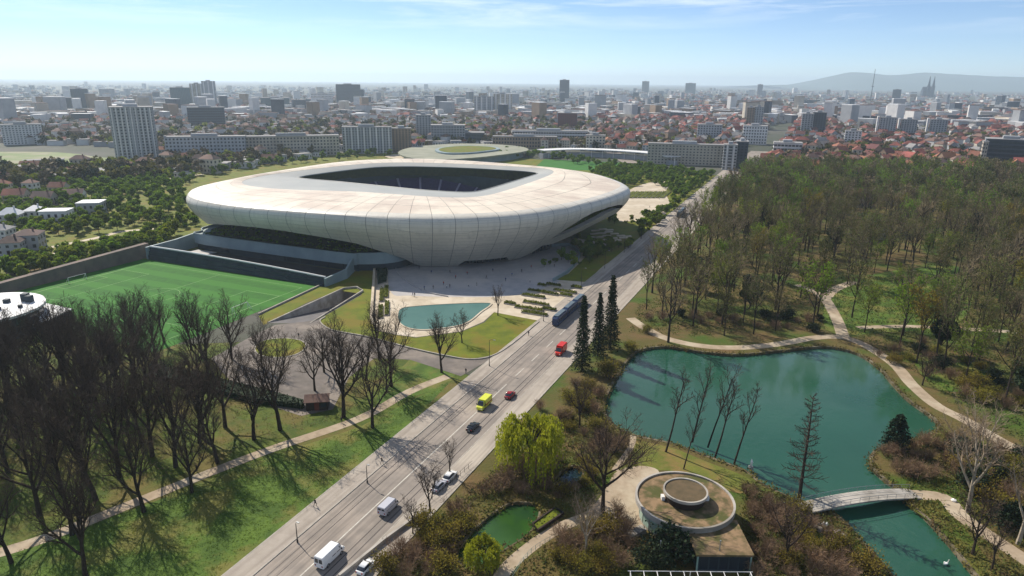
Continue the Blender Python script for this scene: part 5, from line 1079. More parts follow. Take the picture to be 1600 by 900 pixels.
def car(loc, rz, paint, lab, L_=4.3, w=0.88):
    g = empty('car', (*loc, 0.04), rz); tag(g, lab, 'car'); h = L_ / 2
    lo = loft_body(None, [(-h, w * 0.86, w * 0.8, 0.35, 0.8, 0.6), (-h + 0.25, w * 0.97, w * 0.9, 0.26, 0.93, 0.7), (-h * 0.5, w, w * 0.92, 0.24, 0.95, 0.75), (h * 0.3, w, w * 0.92, 0.24, 0.95, 0.75), (h * 0.75, w * 0.97, w * 0.86, 0.26, 0.84, 0.7), (h, w * 0.8, w * 0.72, 0.36, 0.66, 0.6)]); lo.build('body', paint, g, True)
    cab = loft_body(None, [(-h * 0.86, w * 0.84, w * 0.74, 0.9, 0.98, 0.5), (-h * 0.6, w * 0.9, w * 0.7, 0.9, 1.4, 0.5), (-h * 0.1, w * 0.9, w * 0.7, 0.9, 1.47, 0.5), (h * 0.12, w * 0.9, w * 0.7, 0.9, 1.42, 0.5), (h * 0.5, w * 0.86, w * 0.76, 0.88, 0.95, 0.5)]); cab.build('cabin_glass', 'window_glass', g, True)
    mb = loft_body(None, [(-h * 0.62, w * 0.66, w * 0.62, 1.36, 1.42, 0.5), (-h * 0.1, w * 0.7, w * 0.64, 1.42, 1.5, 0.5), (h * 0.13, w * 0.68, w * 0.62, 1.38, 1.45, 0.5)]); mb.build('roof', paint, g, True)
    for s_ in (-1, 1):
        for y in (-h * 0.62, h * 0.62): wheel(g, s_ * (w - 0.1), y, 0.32)
        mb = MB(); mb.box(s_ * (w + 0.09) - 0.09, s_ * (w + 0.09) + 0.09, h * 0.3, h * 0.3 + 0.14, 0.92, 1.05); mb.build('mirror', paint, g)
    lights(g, h, -h, w * 0.68, 0.66); mb = MB(); mb.box(-0.26, 0.26, -h - 0.03, -h, 0.45, 0.57); mb.build('number_plate', 'white_rail', g); return g
def van(loc, rz, paint, lab, L_=5.6, w=1.0, H_=2.35, cat='van', cargo=None, windows=3, stripe=None):
    g = empty('van', (*loc, 0.04), rz); tag(g, lab, cat); h = L_ / 2; k = h * 0.42
    if cargo:
        mb = loft_body(None, [(-h, w, w, 0.45, H_, 0.8), (-h + 0.06, w * 1.03, w * 1.03, 0.42, H_ + 0.02, 0.85), (k - 0.1, w * 1.03, w * 1.03, 0.42, H_ + 0.02, 0.85)]); mb.build('cargo_box', cargo, g)
        secs = [(k, w * 0.96, w * 0.84, 0.35, H_ * 0.84, 0.55)]
    else: secs = [(-h, w * 0.95, w * 0.86, 0.36, H_ * 0.97, 0.6), (-h + 0.1, w, w * 0.9, 0.32, H_, 0.6), (k, w, w * 0.9, 0.32, H_, 0.6)]
    top = H_ * (0.86 if cargo else 0.98)
    mb = loft_body(None, secs + [(k + 0.35, w, w * 0.86, 0.32, top, 0.55), (h * 0.76, w * 0.98, w * 0.86, 0.32, 1.25, 0.7), (h * 0.95, w * 0.93, w * 0.82, 0.34, 1.05, 0.7), (h, w * 0.86, w * 0.76, 0.42, 0.8, 0.6)]); mb.build('body', paint, g, False)
    y0, y1 = k + 0.38, h * 0.75; mb = MB(); mb.add([(-w * 0.78, y0, top - 0.04), (w * 0.78, y0, top - 0.04), (w * 0.84, y1, 1.3), (-w * 0.84, y1, 1.3)], [(0, 3, 2, 1)]); o = mb.build('windscreen', 'window_glass', g); o.location = (0, 0.03, 0.05)
    for s_ in (-1, 1):
        for i in range(windows if not cargo else 1):
            a = k + 0.25 - i * 1.15; mb = MB(); mb.add([(s_ * (w + 0.012), a - 0.9, 1.25), (s_ * (w + 0.012), a + 0.1, 1.25), (s_ * (w * 0.92 + 0.03), a + 0.05, H_ * 0.82), (s_ * (w * 0.92 + 0.03), a - 0.9, H_ * 0.82)], [(0, 1, 2, 3)]); mb.build('side_window', 'window_glass', g)
        for y in (-h * 0.6, h * 0.62): wheel(g, s_ * (w - 0.1), y, 0.36)
        mb = MB(); mb.box(s_ * (w + 0.14) - 0.12, s_ * (w + 0.14) + 0.12, k + 0.5, k + 0.6, 1.2, 1.55); mb.build('mirror', 'metal_dark', g)
        mb = MB(); mb.add([(s_ * 0.08, -h - 0.012, 1.3), (s_ * 0.8 * w, -h - 0.012, 1.3), (s_ * 0.74 * w, -h - 0.012, H_ * 0.85), (s_ * 0.08, -h - 0.012, H_ * 0.85)], [(0, 1, 2, 3)]); mb.build('rear_window', 'window_glass', g)
    if stripe:
        for s_ in (-1, 1): mb = MB(); mb.box(s_ * (w * 1.03 + 0.012) - 0.006, s_ * (w * 1.03 + 0.012) + 0.006, -h + 0.1, k - 0.15, 1.0, 1.35); mb.build('stripe', stripe, g)
        mb = MB(); mb.box(-w * 0.6, w * 0.6, k + 0.2, k + 0.45, top + 0.02, top + 0.16); mb.build('light_bar', 'tram_blue', g)
    lights(g, h, -h, w * 0.7, 0.72); return g
def on_road(x, y): s_, t_ = ST(*G(x, y)); return s_, t_
FWD = ROADROT; BACK = ROADROT + math.pi
van(G(516, 874), FWD, 'car_white', 'big white van driving away at the bottom of the avenue', 5.9, 1.02, 2.5, windows=2)
van(G(607, 797), FWD, 'car_grey', 'silver white minibus on the centre line behind the big van', 4.7, 0.98, 2.0)
car(G(739, 670), FWD, 'car_dark', 'dark green hatchback driving away on the avenue', 4.4, 0.95)
van(G(756, 636), BACK, 'car_yellow', 'yellow ambulance van driving towards the camera', 5.6, 1.02, 2.5, 'ambulance', 'car_yellow', stripe='tail_red')
car(G(797, 620), FWD, 'car_red', 'dark red small car on the avenue beside the yellow van', 4.1)
van(G(876, 552), BACK, 'truck_red', 'bright red box truck driving towards the camera near the spruces', 5.8, 1.05, 2.8, 'truck', 'truck_red')
car(G(703, 748), FWD, 'car_white', 'white car parked on the right kerb by the bare street tree', 4.2)
car(G(686, 763), FWD, 'car_grey', 'silver car parked behind the white car at the kerb', 4.2)
car(G(572, 890), FWD, 'car_white', 'small white car parked half hidden by bushes at the bottom', 3.9)
def tram(s0, t, n, lab, paint):
    g = empty('tram', (*W(s0, t), 0.06), ROADROT); tag(g, lab, 'tram'); y = 0.0
    for k in range(n):
        L_ = 9.6; c = y + L_ / 2; nose = 0.7 if k == 0 else 0.05; tail = 0.7 if k == n - 1 else 0.05
        mb = loft_body(None, [(y, 1.0 if k == 0 else 1.18, 0.9 if k == 0 else 1.1, 0.35, 2.6 if k == 0 else 3.1, 0.6), (y + nose, 1.2, 1.12, 0.3, 3.2, 0.8), (y + L_ - tail, 1.2, 1.12, 0.3, 3.2, 0.8), (y + L_, 1.0 if k == n - 1 else 1.18, 0.9 if k == n - 1 else 1.1, 0.35, 2.6 if k == n - 1 else 3.1, 0.6)]); bd = mb.build('car_body', paint, g)
        mb = MB(); mb.box(-0.85, 0.85, y + 0.9, y + L_ - 0.9, 3.22, 3.5); mb.build('roof_unit', 'tram_roof', bd)
        for s_ in (-1, 1):
            for i in range(5): mb = MB(); mb.box(s_ * 1.215 - 0.01, s_ * 1.215 + 0.01, y + 0.8 + 1.7 * i, y + 2.2 + 1.7 * i, 1.3, 2.6); mb.build('window', 'window_glass', bd)
        for yy in (y + 2.2, y + L_ - 2.2):
            for s_ in (-1, 1): mb = MB(); mb.tube([(s_ * 0.78, yy, 0.33), (s_ * 0.66, yy, 0.33)], 0.33, 12); mb.build('wheel', 'rail_steel', bd)
        if k == 0: mb = MB(); mb.add([(-0.85, y - 0.02, 1.3), (0.85, y - 0.02, 1.3), (0.8, y + 0.28, 2.5), (-0.8, y + 0.28, 2.5)], [(0, 1, 2, 3)]); mb.build('windscreen', 'window_glass', bd)
        if k == n // 2: mb = MB(); mb.tube([(0, c - 0.8, 3.5), (0, c + 0.6, 4.2), (0, c - 0.4, 5.0)], 0.05, 4); mb.tube([(-0.8, c - 0.4, 5.0), (0.8, c - 0.4, 5.0)], 0.05, 4); mb.build('pantograph', 'metal_dark', bd)
        y += L_
        if k < n - 1: mb = MB(); mb.box(-1.0, 1.0, y - 0.02, y + 0.5, 0.5, 3.0); mb.build('bellows', 'tyre', g); y += 0.48
tram(205, -75.2, 3, 'long blue articulated tram beside the hedge strips', 'tram_blue'); tram(421, -75.2, 2, 'dark blue tram farther up the avenue near the stadium end', 'dark_block')

# ------------------------------------------------------------------ people
def person_mesh(name, seed, stride, m):
    R = random.Random(seed); me = bpy.data.meshes.new(name); a = stride
    J = [((0, 0, 0.95), .15), ((0, 0.01, 1.2), .15), ((0, 0, 1.42), .17), ((0, 0.01, 1.53), .06), ((0, 0.02, 1.64), .1), ((0, 0.02, 1.76), .08),
         ((.1, 0, .9), .1), ((.1, a, .5), .07), ((.1, a * 0.7, .07), .05), ((.1, a * 0.7 + .14, .04), .04), ((-.1, 0, .9), .1), ((-.1, -a, .5), .07), ((-.1, -a * 1.5, .09), .05), ((-.1, -a * 1.5 + .14, .04), .04),
         ((.2, 0, 1.4), .07), ((.26, -a * .5, 1.13), .05), ((.26, a * .1, .88), .04), ((-.2, 0, 1.4), .07), ((-.26, a * .5, 1.13), .05), ((-.26, a * .9, .9), .04)]
    E_ = [(0, 1), (1, 2), (2, 3), (3, 4), (4, 5), (0, 6), (6, 7), (7, 8), (8, 9), (0, 10), (10, 11), (11, 12), (12, 13), (2, 14), (14, 15), (15, 16), (2, 17), (17, 18), (18, 19)]
    me.from_pydata([j[0] for j in J], E_, []); o = bpy.data.objects.new(name, me); col.objects.link(o); o.modifiers.new('skin', 'SKIN')
    for i, j in enumerate(J): me.skin_vertices[0].data[i].radius = (j[1], j[1] * 0.85)
    me.skin_vertices[0].data[0].use_root = True; su = o.modifiers.new('sub', 'SUBSURF'); su.levels = 1; su.render_levels = 1
    dg = bpy.context.evaluated_depsgraph_get(); dg.update(); out = bpy.data.meshes.new_from_object(o.evaluated_get(dg)); bpy.data.objects.remove(o); out.materials.clear(); out.materials.append(MATS[m]); return out
PM = [person_mesh('person', 1, 0.05, 'clothes_black'), person_mesh('person', 2, 0.22, 'clothes_blue'), person_mesh('person', 3, 0.25, 'clothes_black'), person_mesh('person', 4, 0.06, 'clothes_red'), person_mesh('person', 5, 0.2, 'clothes_pale')]
def person(x, y, k, lab, group=None, rz=None): o = link('person', PM[k], None, (*G(x, y), 0.1), rnd.uniform(0, 6.28) if rz is None else rz); tag(o, lab, 'person', group)
person(493, 792, 2, 'person in black walking on the left footpath beside the lawn', rz=ROADROT); person(597, 726, 2, 'person in dark clothes walking on the left footpath beyond the lamp', rz=ROADROT); person(728, 584, 0, 'person standing at the corner where path meets the avenue')
person(308, 737, 0, 'person in black on the gravel path among the bare trees'); person(467, 528, 0, 'person in dark clothes standing at the turning circle'); person(534, 661, 0, 'dark figure resting beside the path right of the kiosk')
for i, (x, y) in enumerate([(645, 463), (648, 464)]): person(x, y, i + 1, 'walker of the pair at the sunlit edge of the plaza', 'pair at the plaza edge')
for i, (x, y) in enumerate([(655, 421), (674, 428), (703, 427), (693, 446), (698, 451), (703, 450), (663, 453), (677, 452), (730, 430), (732, 449), (745, 447), (800, 432), (815, 426), (830, 420), (828, 442), (866, 418), (790, 440), (760, 436), (712, 436), (848, 410), (880, 405), (770, 425)]):
    person(x, y, i % 5, 'small figure of a visitor on the shaded plaza', 'visitors on the plaza')
for i, (x, y) in enumerate([(826, 525), (1000, 335), (1015, 325), (990, 340), (1030, 312)]): person(x, y, i % 5, 'small figure walking on the cream paving near the avenue', 'walkers near the avenue')

# ------------------------------------------------------------------ weeds, dead leaves and rough grass: ground cover nobody could count
def ground_cover(name, polys, n, size, m, label, seed, avoid=()):
    rng = np.random.default_rng(seed); C = []; PP = np.array(PATHPTS)
    for poly, share in polys:
        P_ = GL(poly); xs = [p[0] for p in P_]; ys = [p[1] for p in P_]; c = 0; k = 0
        while c < n * share and k < n * 8:
            k += 1; x, y = rng.uniform(min(xs), max(xs)), rng.uniform(min(ys), max(ys))
            if not inside(x, y, P_) or any(inside(x, y, a) for a in avoid): continue
            if (np.hypot(PP[:, 0] - x, PP[:, 1] - y) < PP[:, 2]).any(): continue
            c += 1
            for _ in range(4): C.append((x + rng.normal() * size, y + rng.normal() * size, rng.uniform(0.05, 1.6) * size))
    V, Q = quads(np.array(C), size * 0.55, rng); V[:, 2] = np.maximum(V[:, 2], 0.03); o = link(name, npmesh(name, V, Q, m)); tag(o, label, 'ground cover', kind='stuff')
WET = [POND, ALGAE, DARKP, GL([(945, 790), (960, 740), (1000, 728), (1030, 738), (1000, 770), (1000, 800), (1010, 830), (960, 845)]), WL([(-60, -84), (700, -84), (700, -59), (-60, -59)])]
GARDEN = [(585, 905), (700, 795), (830, 690), (940, 600), (1000, 690), (985, 800), (1000, 905)]
EASTG = [(1160, 905), (1160, 750), (1250, 785), (1310, 812), (1400, 905)]
SHORE = [(1400, 720), (1385, 690), (1470, 668), (1520, 700), (1640, 740), (1640, 905), (1540, 905), (1440, 800)]
WOODF = [(985, 520), (1000, 470), (1250, 440), (1600, 420), (1640, 720), (1500, 640), (1400, 560), (1300, 505), (1100, 525)]
ground_cover('rough_grass', [(GARDEN, 0.4), (EASTG, 0.25), (SHORE, 0.35)], 7000, 0.3, 'dry_grass', 'rough dry grass and weeds in the park gardens', 51, WET)
ground_cover('undergrowth', [(WOODF, 0.7), (GARDEN, 0.12), (SHORE, 0.1), (EASTG, 0.08)], 9000, 0.42, 'bud_olive', 'low olive undergrowth on the wood floor', 52, WET)
ground_cover('dead_leaves', [([(-40, 640), (230, 600), (470, 640), (560, 640), (420, 690), (100, 800), (-40, 840)], 0.6), (WOODF, 0.4)], 2200, 0.2, 'twig_red', 'fallen leaves and litter under the trees', 53, WET)
ground_cover('lawn_tufts', [([(-60, 900), (40, 857), (200, 802), (420, 716), (560, 670), (640, 630), (710, 590), (612, 690), (345, 905), (-60, 905)], 0.5), ([(-40, 640), (230, 600), (470, 645), (560, 645), (420, 690), (100, 800), (-40, 840)], 0.35), ([(1290, 515), (1320, 440), (1480, 415), (1520, 440), (1500, 505), (1400, 518)], 0.15)], 9000, 0.15, 'grass_blade', 'uneven tufts of grass in the park lawns', 54, WET)
# reeds and weeds along the water
rr_ = np.random.default_rng(61); C_ = []
for ring, n_ in ((POND, 2600), (ALGAE, 300), (DARKP, 200)):
    for _ in range(n_):
        i = rr_.integers(0, len(ring)); a_, b_ = np.array(ring[i - 1]), np.array(ring[i]); d_ = b_ - a_; nr_ = np.array([-d_[1], d_[0]]); nr_ /= max(1e-6, np.linalg.norm(nr_)); clump = 0.5 + 0.5 * math.sin(i * 1.7) * math.sin(i * 0.63)
        if rr_.random() > 0.25 + 0.75 * clump: continue
        p_ = a_ + d_ * rr_.random() + nr_ * rr_.normal() * 0.6
        for _k in range(4): C_.append((*(p_ + rr_.normal(size=2) * 0.2), rr_.uniform(-0.4, 0.55)))
V, Q = quads(np.array(C_), 0.2, rr_); o = link('shore_weeds', npmesh('shore_weeds', V, Q, 'dry_grass')); tag(o, 'weeds and reeds fringing the pond banks', 'ground cover', kind='stuff')

# ------------------------------------------------------------------ city
def facade_windows(w, d, h, floors, bays_w, bays_d, ww=0.5, wh=0.5, base=0.0, off=0.06):
    """dark window openings on all four sides of a block, too small to tell apart one by one"""
    mb = MB(); fh = (h - base - 1.0) / floors
    for side in range(4):
        n, half, dep = (bays_w, w / 2, d / 2) if side % 2 == 0 else (bays_d, d / 2, w / 2); bw = 2 * half / n
        for f_ in range(floors):
            z0 = base + 0.6 + f_ * fh + fh * (1 - wh) / 2; z1 = z0 + fh * wh
            for k in range(n):
                a = -half + bw * (k + (1 - ww) / 2); b_ = a + bw * ww; q = dep + off
                P_ = [(a, -q, z0), (b_, -q, z0), (b_, -q, z1), (a, -q, z1)]
                if side == 1: P_ = [(q, x, z) for x, _, z in P_]
                if side == 2: P_ = [(-x, q, z) for x, _, z in P_]
                if side == 3: P_ = [(-q, -x, z) for x, _, z in P_]
                mb.add(P_, [(0, 1, 2, 3)])
    return mb
def block(x0, x1, yt, yb, depth, wall, lab, rz=0.0, floors=8, name='apartment_block', roof='roof_flat', glass='window_glass', ww=0.5, wh=0.5, ribs=0, bay=3.4, cat='building', ribm='white_wall', penthouse=True, group=None):
    xm = (x0 + x1) / 2; X, Y = G(xm, yb); dp = depth_of(X, Y); w = (x1 - x0) * dp / F; h = max(4.0, height_at(X, Y + 0.0, xm, yt)); th = math.atan2(X, Y); w *= math.cos(th); rz -= th * 0.85
    g = empty(name, (X, Y + depth / 2, 0), rz); tag(g, lab, cat, group)
    mb = MB(); mb.box(-w / 2, w / 2, -depth / 2, depth / 2, 0, h); mb.build('wall', wall, g)
    mb = MB(); mb.box(-w / 2 - 0.3, w / 2 + 0.3, -depth / 2 - 0.3, depth / 2 + 0.3, h + 0.02, h + 0.6); rf = mb.build('roof', roof, g)
    if penthouse: mb = MB(); mb.box(-w * 0.18, w * 0.14, -depth * 0.25, depth * 0.25, h + 0.6, h + 3.2); mb.build('roof_house', 'grey_wall', rf)
    stuff(facade_windows(w, depth, h, floors, max(2, int(w / bay)), max(2, int(depth / bay)), ww, wh).build('window_rows', glass, g))
    for k in range(ribs):
        x = -w / 2 + w * (k + 0.5) / ribs; mb = MB(); mb.box(x - w / ribs * 0.13, x + w / ribs * 0.13, -depth / 2 - 0.9, -depth / 2 - 0.1, 0, h); mb.build('facade_rib', ribm, g)
    return g
block(172, 240, 168, 248, 26, 'grey_wall', 'tall pale grey residential tower with vertical ribs left of the stadium', 0, 17, 'residential_tower', ribs=9)
block(0, 64, 195, 226, 14, 'white_wall', 'white apartment slab at the far left edge', 0.1, 9)
block(110, 137, 139, 174, 30, 'dark_block', 'dark office tower on the left skyline', 0, 20, 'office_tower', glass='green_glass'); block(77, 111, 153, 175, 30, 'dark_block', 'lower dark block joined to the left skyline tower', 0, 10)
block(265, 296, 137, 172, 35, 'green_glass', 'dark green glass office tower left of the pale twin tower', 0, 20, 'office_tower', glass='dark_glass'); block(297, 318, 131, 170, 30, 'cream_wall', 'pale twin tower, lower left half', 0, 20, 'residential_tower', ribs=3); block(316, 337, 127, 170, 30, 'grey_wall', 'pale twin tower, taller right half', 0, 22, 'residential_tower', ribs=3)
block(292, 350, 168, 200, 20, 'dark_block', 'dark blue office block in front of the pale twin towers', 0.0, 8, 'office_block', glass='dark_glass', ww=0.8)
block(258, 385, 214, 248, 13, 'grey_wall', 'long grey apartment row left, behind the garden trees', -0.12, 6); block(384, 530, 213, 244, 13, 'cream_wall', 'long grey apartment row right, behind the garden trees', 0.05, 6)
block(535, 612, 199, 240, 14, 'grey_wall', 'pale blue grey apartment block with ribs behind the stadium', 0, 10, ribs=8); block(612, 642, 201, 238, 14, 'brown_wall', 'brown end block right of the ribbed apartments', 0, 10)
block(650, 673, 180, 222, 16, 'grey_wall', 'slim grey tower behind the low green roofed arena', 0, 12, 'residential_tower'); block(673, 726, 196, 226, 20, 'grey_wall', 'grey office block behind the low green roofed arena', 0, 7)
block(685, 756, 208, 226, 30, 'dark_block', 'dark blue hall behind the low green roofed arena', 0, 3, 'hall', ww=0.8)
block(525, 563, 132, 165, 30, 'dark_block', 'dark bulky tower block on the middle skyline', 0, 14, 'office_tower'); block(555, 568, 140, 165, 30, 'dark_block', 'lower wing of the dark skyline block', 0, 12)
block(486, 520, 146, 172, 20, 'white_wall', 'white apartment block left of the dark skyline tower', 0, 9); block(405, 450, 153, 172, 40, 'green_glass', 'flat dark green office left of the centre', 0, 6, 'office_block')
block(741, 772, 151, 182, 16, 'grey_wall', 'grey ribbed slab left of the centre skyline', 0, 12, ribs=4); block(771, 800, 147, 182, 16, 'cream_wall', 'cream ribbed slab near the centre skyline', 0, 13, ribs=4)
block(874, 889, 125, 160, 26, 'dark_block', 'slender dark tower standing alone on the skyline', 0, 24, 'office_tower', glass='dark_glass'); block(855, 858, 143, 165, 6, 'white_wall', 'thin white chimney left of the slender dark tower', 0, 3, 'chimney', penthouse=False)
block(872, 902, 177, 204, 26, 'red_block', 'dark red cube shaped block below the slender tower', 0, 8, 'office_block')
block(800, 918, 205, 226, 16, 'white_wall', 'long low white building with window bands behind the stadium', 0.03, 4, 'long_building', ww=0.85); block(770, 870, 214, 232, 14, 'brown_wall', 'low brown hall in front of the long white building', 0, 3, 'hall'); block(916, 946, 212, 236, 14, 'cream_wall', 'cream end block beside the curving street', 0, 5)
block(1003, 1014, 127, 146, 30, 'dark_block', 'far dark tower right of the centre skyline', 0, 14, 'office_tower'); block(1071, 1087, 130, 147, 40, 'green_glass', 'far greenish tower on the right skyline', 0, 12, 'office_tower'); block(1183, 1191, 132, 152, 24, 'grey_wall', 'far narrow tower right of centre', 0, 14, 'office_tower')
block(1166, 1178, 168, 202, 14, 'brown_wall', 'brown tower above the end of the avenue, left half', 0, 13, 'residential_tower'); block(1177, 1192, 167, 202, 14, 'grey_wall', 'brown tower above the end of the avenue, grey right half', 0, 13, 'residential_tower')
block(1252, 1270, 178, 214, 14, 'grey_wall', 'grey apartment tower right of the avenue, left half', 0, 12, 'residential_tower'); block(1269, 1290, 176, 214, 16, 'dark_block', 'dark apartment tower right of the avenue, right half', 0, 12, 'residential_tower')
for x0, x1, yt, yb, lab in ((1370, 1400, 184, 216, 'grey slab tower with white gable, left of the three'), (1404, 1433, 187, 216, 'grey slab tower with white gable, middle of the three'), (1449, 1480, 187, 217, 'grey slab tower with white gable, right of the three')):
    g = block(x0 + 4, x1, yt, yb, 14, 'grey_wall', lab, 0, 10, 'slab_tower'); block_w = (x1 - x0 - 4) * depth_of(*G((x0 + x1) / 2, yb)) / F; mb = MB(); hh = height_at(*G((x0 + x1) / 2 + 2, yb), (x0 + x1) / 2 + 2, yt); mb.box(-block_w / 2 - 2.6, -block_w / 2 - 0.05, -7.4, 7.4, 0, hh + 1.5); mb.build('white_gable', 'white_wall', g)
block(1541, 1625, 219, 268, 22, 'dark_block', 'large dark banded office building at the right edge', 0, 7, 'office_block', glass='dark_glass', ww=0.96, wh=0.6); block(1534, 1542, 222, 270, 14, 'cream_wall', 'cream stair tower beside the dark office at the right edge', 0, 8, 'stair_tower')
block(1012, 1131, 226, 258, 12, 'cream_wall', 'long grey brown apartment slab left of the avenue end', -0.02, 7, ww=0.45, wh=0.4); block(1131, 1152, 227, 266, 14, 'grey_wall', 'white framed block closing the avenue, left', 0, 8, ww=0.8, ribs=2); block(1152, 1170, 222, 264, 20, 'dark_block', 'dark block closing the avenue, right', 0, 9)
block(1211, 1256, 224, 250, 20, 'white_wall', 'white flat roofed office right of the avenue end', 0, 4, 'office_block', ww=0.85); block(1090, 1128, 195, 226, 16, 'grey_wall', 'grey apartment block above the long brown slab', 0, 8); block(1162, 1200, 197, 226, 18, 'white_wall', 'white block below the brown tower', 0, 6)
block(1395, 1408, 140, 158, 30, 'dark_block', 'dark cube on the right skyline left of the church', 0, 8, 'office_block'); block(1320, 1346, 205, 232, 12, 'white_wall', 'white slab standing among red roofs', 0, 7)
# twin spired cathedral
def cathedral():
    X, Y = G(1450, 152); dp = depth_of(X, Y); g = empty('cathedral', (X, Y, 0)); tag(g, 'twin spired cathedral on the right skyline', 'church'); u = dp / F; hh = height_at(X, Y, 1450, 142)
    mb = MB(); mb.box(-9 * u, 7 * u, 0, 30, 0, hh); mb.add([(-9 * u, 0, hh), (7 * u, 0, hh), (7 * u, 30, hh), (-9 * u, 30, hh), (-9 * u, 15, hh + 6 * u), (7 * u, 15, hh + 6 * u)], [(0, 1, 5, 4), (2, 3, 4, 5), (0, 4, 3), (1, 2, 5)]); mb.build('nave', 'dark_block', g)
    for px in (-1.5, 5.5):
        x = px * u; zt = height_at(X, Y, 1450, 134); ztop = height_at(X, Y, 1450, 119)
        mb = MB(); mb.box(x - 2.2 * u, x + 2.2 * u, -4, 8, 0, zt); tw = mb.build('tower', 'dark_block', g); mb = MB(); mb.tube([(x, 2, zt), (x, 2, ztop)], [2.0 * u, 0.2 * u], 6); mb.build('spire', 'dark_block', tw)
cathedral()
X, Y = G(1360, 158); zt = height_at(X, Y, 1360, 108); g = empty('radio_mast', (X, Y, 0)); tag(g, 'thin tall radio mast on the right skyline', 'mast'); mb = MB(); mb.tube([(0, 0, 0), (0, 0, zt)], [2.2, 1.2], 5); mb.build('mast_tube', 'dark_block', g); mb = MB(); mb.box(-4, 4, -4, 4, zt * 0.45, zt * 0.47); mb.build('platform', 'dark_block', g)
# low arena with green roof, and curved stand behind the stadium
def low_arena():
    p = catmull(GL([(622, 240), (650, 231), (720, 226), (800, 229), (826, 236), (790, 243), (720, 250), (650, 250)], 6), 4); cx_, cy_ = np.mean([q[0] for q in p]), np.mean([q[1] for q in p]); g = empty('low_arena', (cx_, cy_, 0)); tag(g, 'low rounded arena with green planted roof behind the stadium', 'arena'); lp = [(x - cx_, y - cy_) for x, y in p]
    mb = MB(); mb.prism([(x * 0.92, y * 0.92) for x, y in lp], 0, 6.0); mb.build('wall', 'podium_teal', g); mb = MB(); mb.prism(lp, 6.02, 7.4); rf = mb.build('roof', 'arena_roof', g)
    mb = MB(); mb.prism([(x * 0.5 + 4, y * 0.5) for x, y in lp], 7.42, 9.0); mb.build('roof_lantern', 'podium_teal', rf); mb = MB(); mb.prism([(x * 0.44 + 4, y * 0.44) for x, y in lp], 9.02, 9.2); mb.build('roof_garden', 'new_lawn', rf)
low_arena()
def curved_stand():
    pl_ = catmull(GL([(845, 241), (890, 239), (940, 240), (990, 243), (1030, 247), (1052, 252)], 4), 6, False); c = pl_[len(pl_) // 2]; g = empty('curved_stand', (*c, 0)); tag(g, 'curved stand with thin white roof beyond the stadium', 'stand'); lp = [(x - c[0], y - c[1]) for x, y in pl_]
    mb = MB(); mb.strip(lp, 16, 8.0, 8.8); mb.build('roof', 'white_rail', g); mb = MB(); mb.strip(lp, 9, 0, 4.5); mb.build('tier', 'grey_wall', g)
    for i in range(0, len(lp), 2): mb = MB(); mb.cyl(lp[i][0], lp[i][1] - 6, 0, 8.0, 0.3, 6); mb.build('column', 'white_rail', g)
curved_stand()
pxsheet('far_pitch', [(835, 262), (850, 249), (1010, 256), (1000, 268), (900, 266)], 0.06, 'pitch_turf', label='far green pitch in front of the curved stand')
pxsheet('north_plaza', [(600, 244), (650, 239), (680, 246), (640, 250)], 0.08, 'cream_paving', 3)
ribbon('far_street', catmull(GL([(1000, 262), (965, 243), (940, 224), (928, 212), (935, 200), (960, 186)]), 5, False), 16, 0.06, 'asphalt', label='curving street beyond the stadium')
ribbon('avenue_end', WL([(690, -71), (760, -71), (900, -68)]), 20, 0.04, 'asphalt')
# houses close on the left
def house_mesh(w, d, h, rh, kind, seed):
    R = random.Random(seed); wl = MB(); wl.box(-w / 2, w / 2, -d / 2, d / 2, 0, h); rf = MB(); e = 0.5
    if kind == 'gable':
        wl.add([(-w / 2, -d / 2, h), (-w / 2, d / 2, h), (-w / 2, 0, h + rh)], [(0, 2, 1)]); wl.add([(w / 2, -d / 2, h), (w / 2, d / 2, h), (w / 2, 0, h + rh)], [(0, 1, 2)])
        for s_ in (-1, 1): rf.add([(-w / 2 - e, 0, h + rh + 0.1), (w / 2 + e, 0, h + rh + 0.1), (w / 2 + e, s_ * (d / 2 + e), h - 0.25), (-w / 2 - e, s_ * (d / 2 + e), h - 0.25)], [(0, 1, 2, 3) if s_ < 0 else (3, 2, 1, 0)])
    elif kind == 'hip':
        k = min(w, d) / 2 * 0.9; rf.add([(-w / 2 - e, -d / 2 - e, h), (w / 2 + e, -d / 2 - e, h), (w / 2 + e, d / 2 + e, h), (-w / 2 - e, d / 2 + e, h), (-w / 2 + k, 0, h + rh), (w / 2 - k, 0, h + rh)], [(0, 1, 5, 4), (2, 3, 4, 5), (1, 2, 5), (3, 0, 4)])
    else: rf.box(-w / 2 - 0.2, w / 2 + 0.2, -d / 2 - 0.2, d / 2 + 0.2, h + 0.02, h + 0.5)
    if kind != 'flat': rf.box(w * 0.2, w * 0.2 + 0.7, -0.9, -0.3, h + rh * 0.4, h + rh + 0.8)
    fl = max(1, int(h / 3)); return wl, rf, facade_windows(w, d, h, fl, max(2, int(w / 3)), max(2, int(d / 3)), 0.4, 0.5)
def near_house(x, y, w, d, h, rh, kind, wall, roof, rz, lab, grp='houses at the left edge'):
    g = empty('house', (*G(x, y), 0), rz); tag(g, lab, 'house', grp); wl, rf, wd = house_mesh(w, d, h, rh, kind, 1); wl.build('wall', wall, g); rf.build('roof', roof, g)
    for i, f_ in enumerate(wd.f): mb = MB(); mb.add([wd.v[k] for k in f_], [(0, 1, 2, 3)]); mb.build('window', 'window_glass', g)
    mb = MB(); mb.box(-0.6, 0.6, -d / 2 - 0.09, -d / 2 - 0.02, 0, 2.2); mb.build('door', 'timber_dark', g)
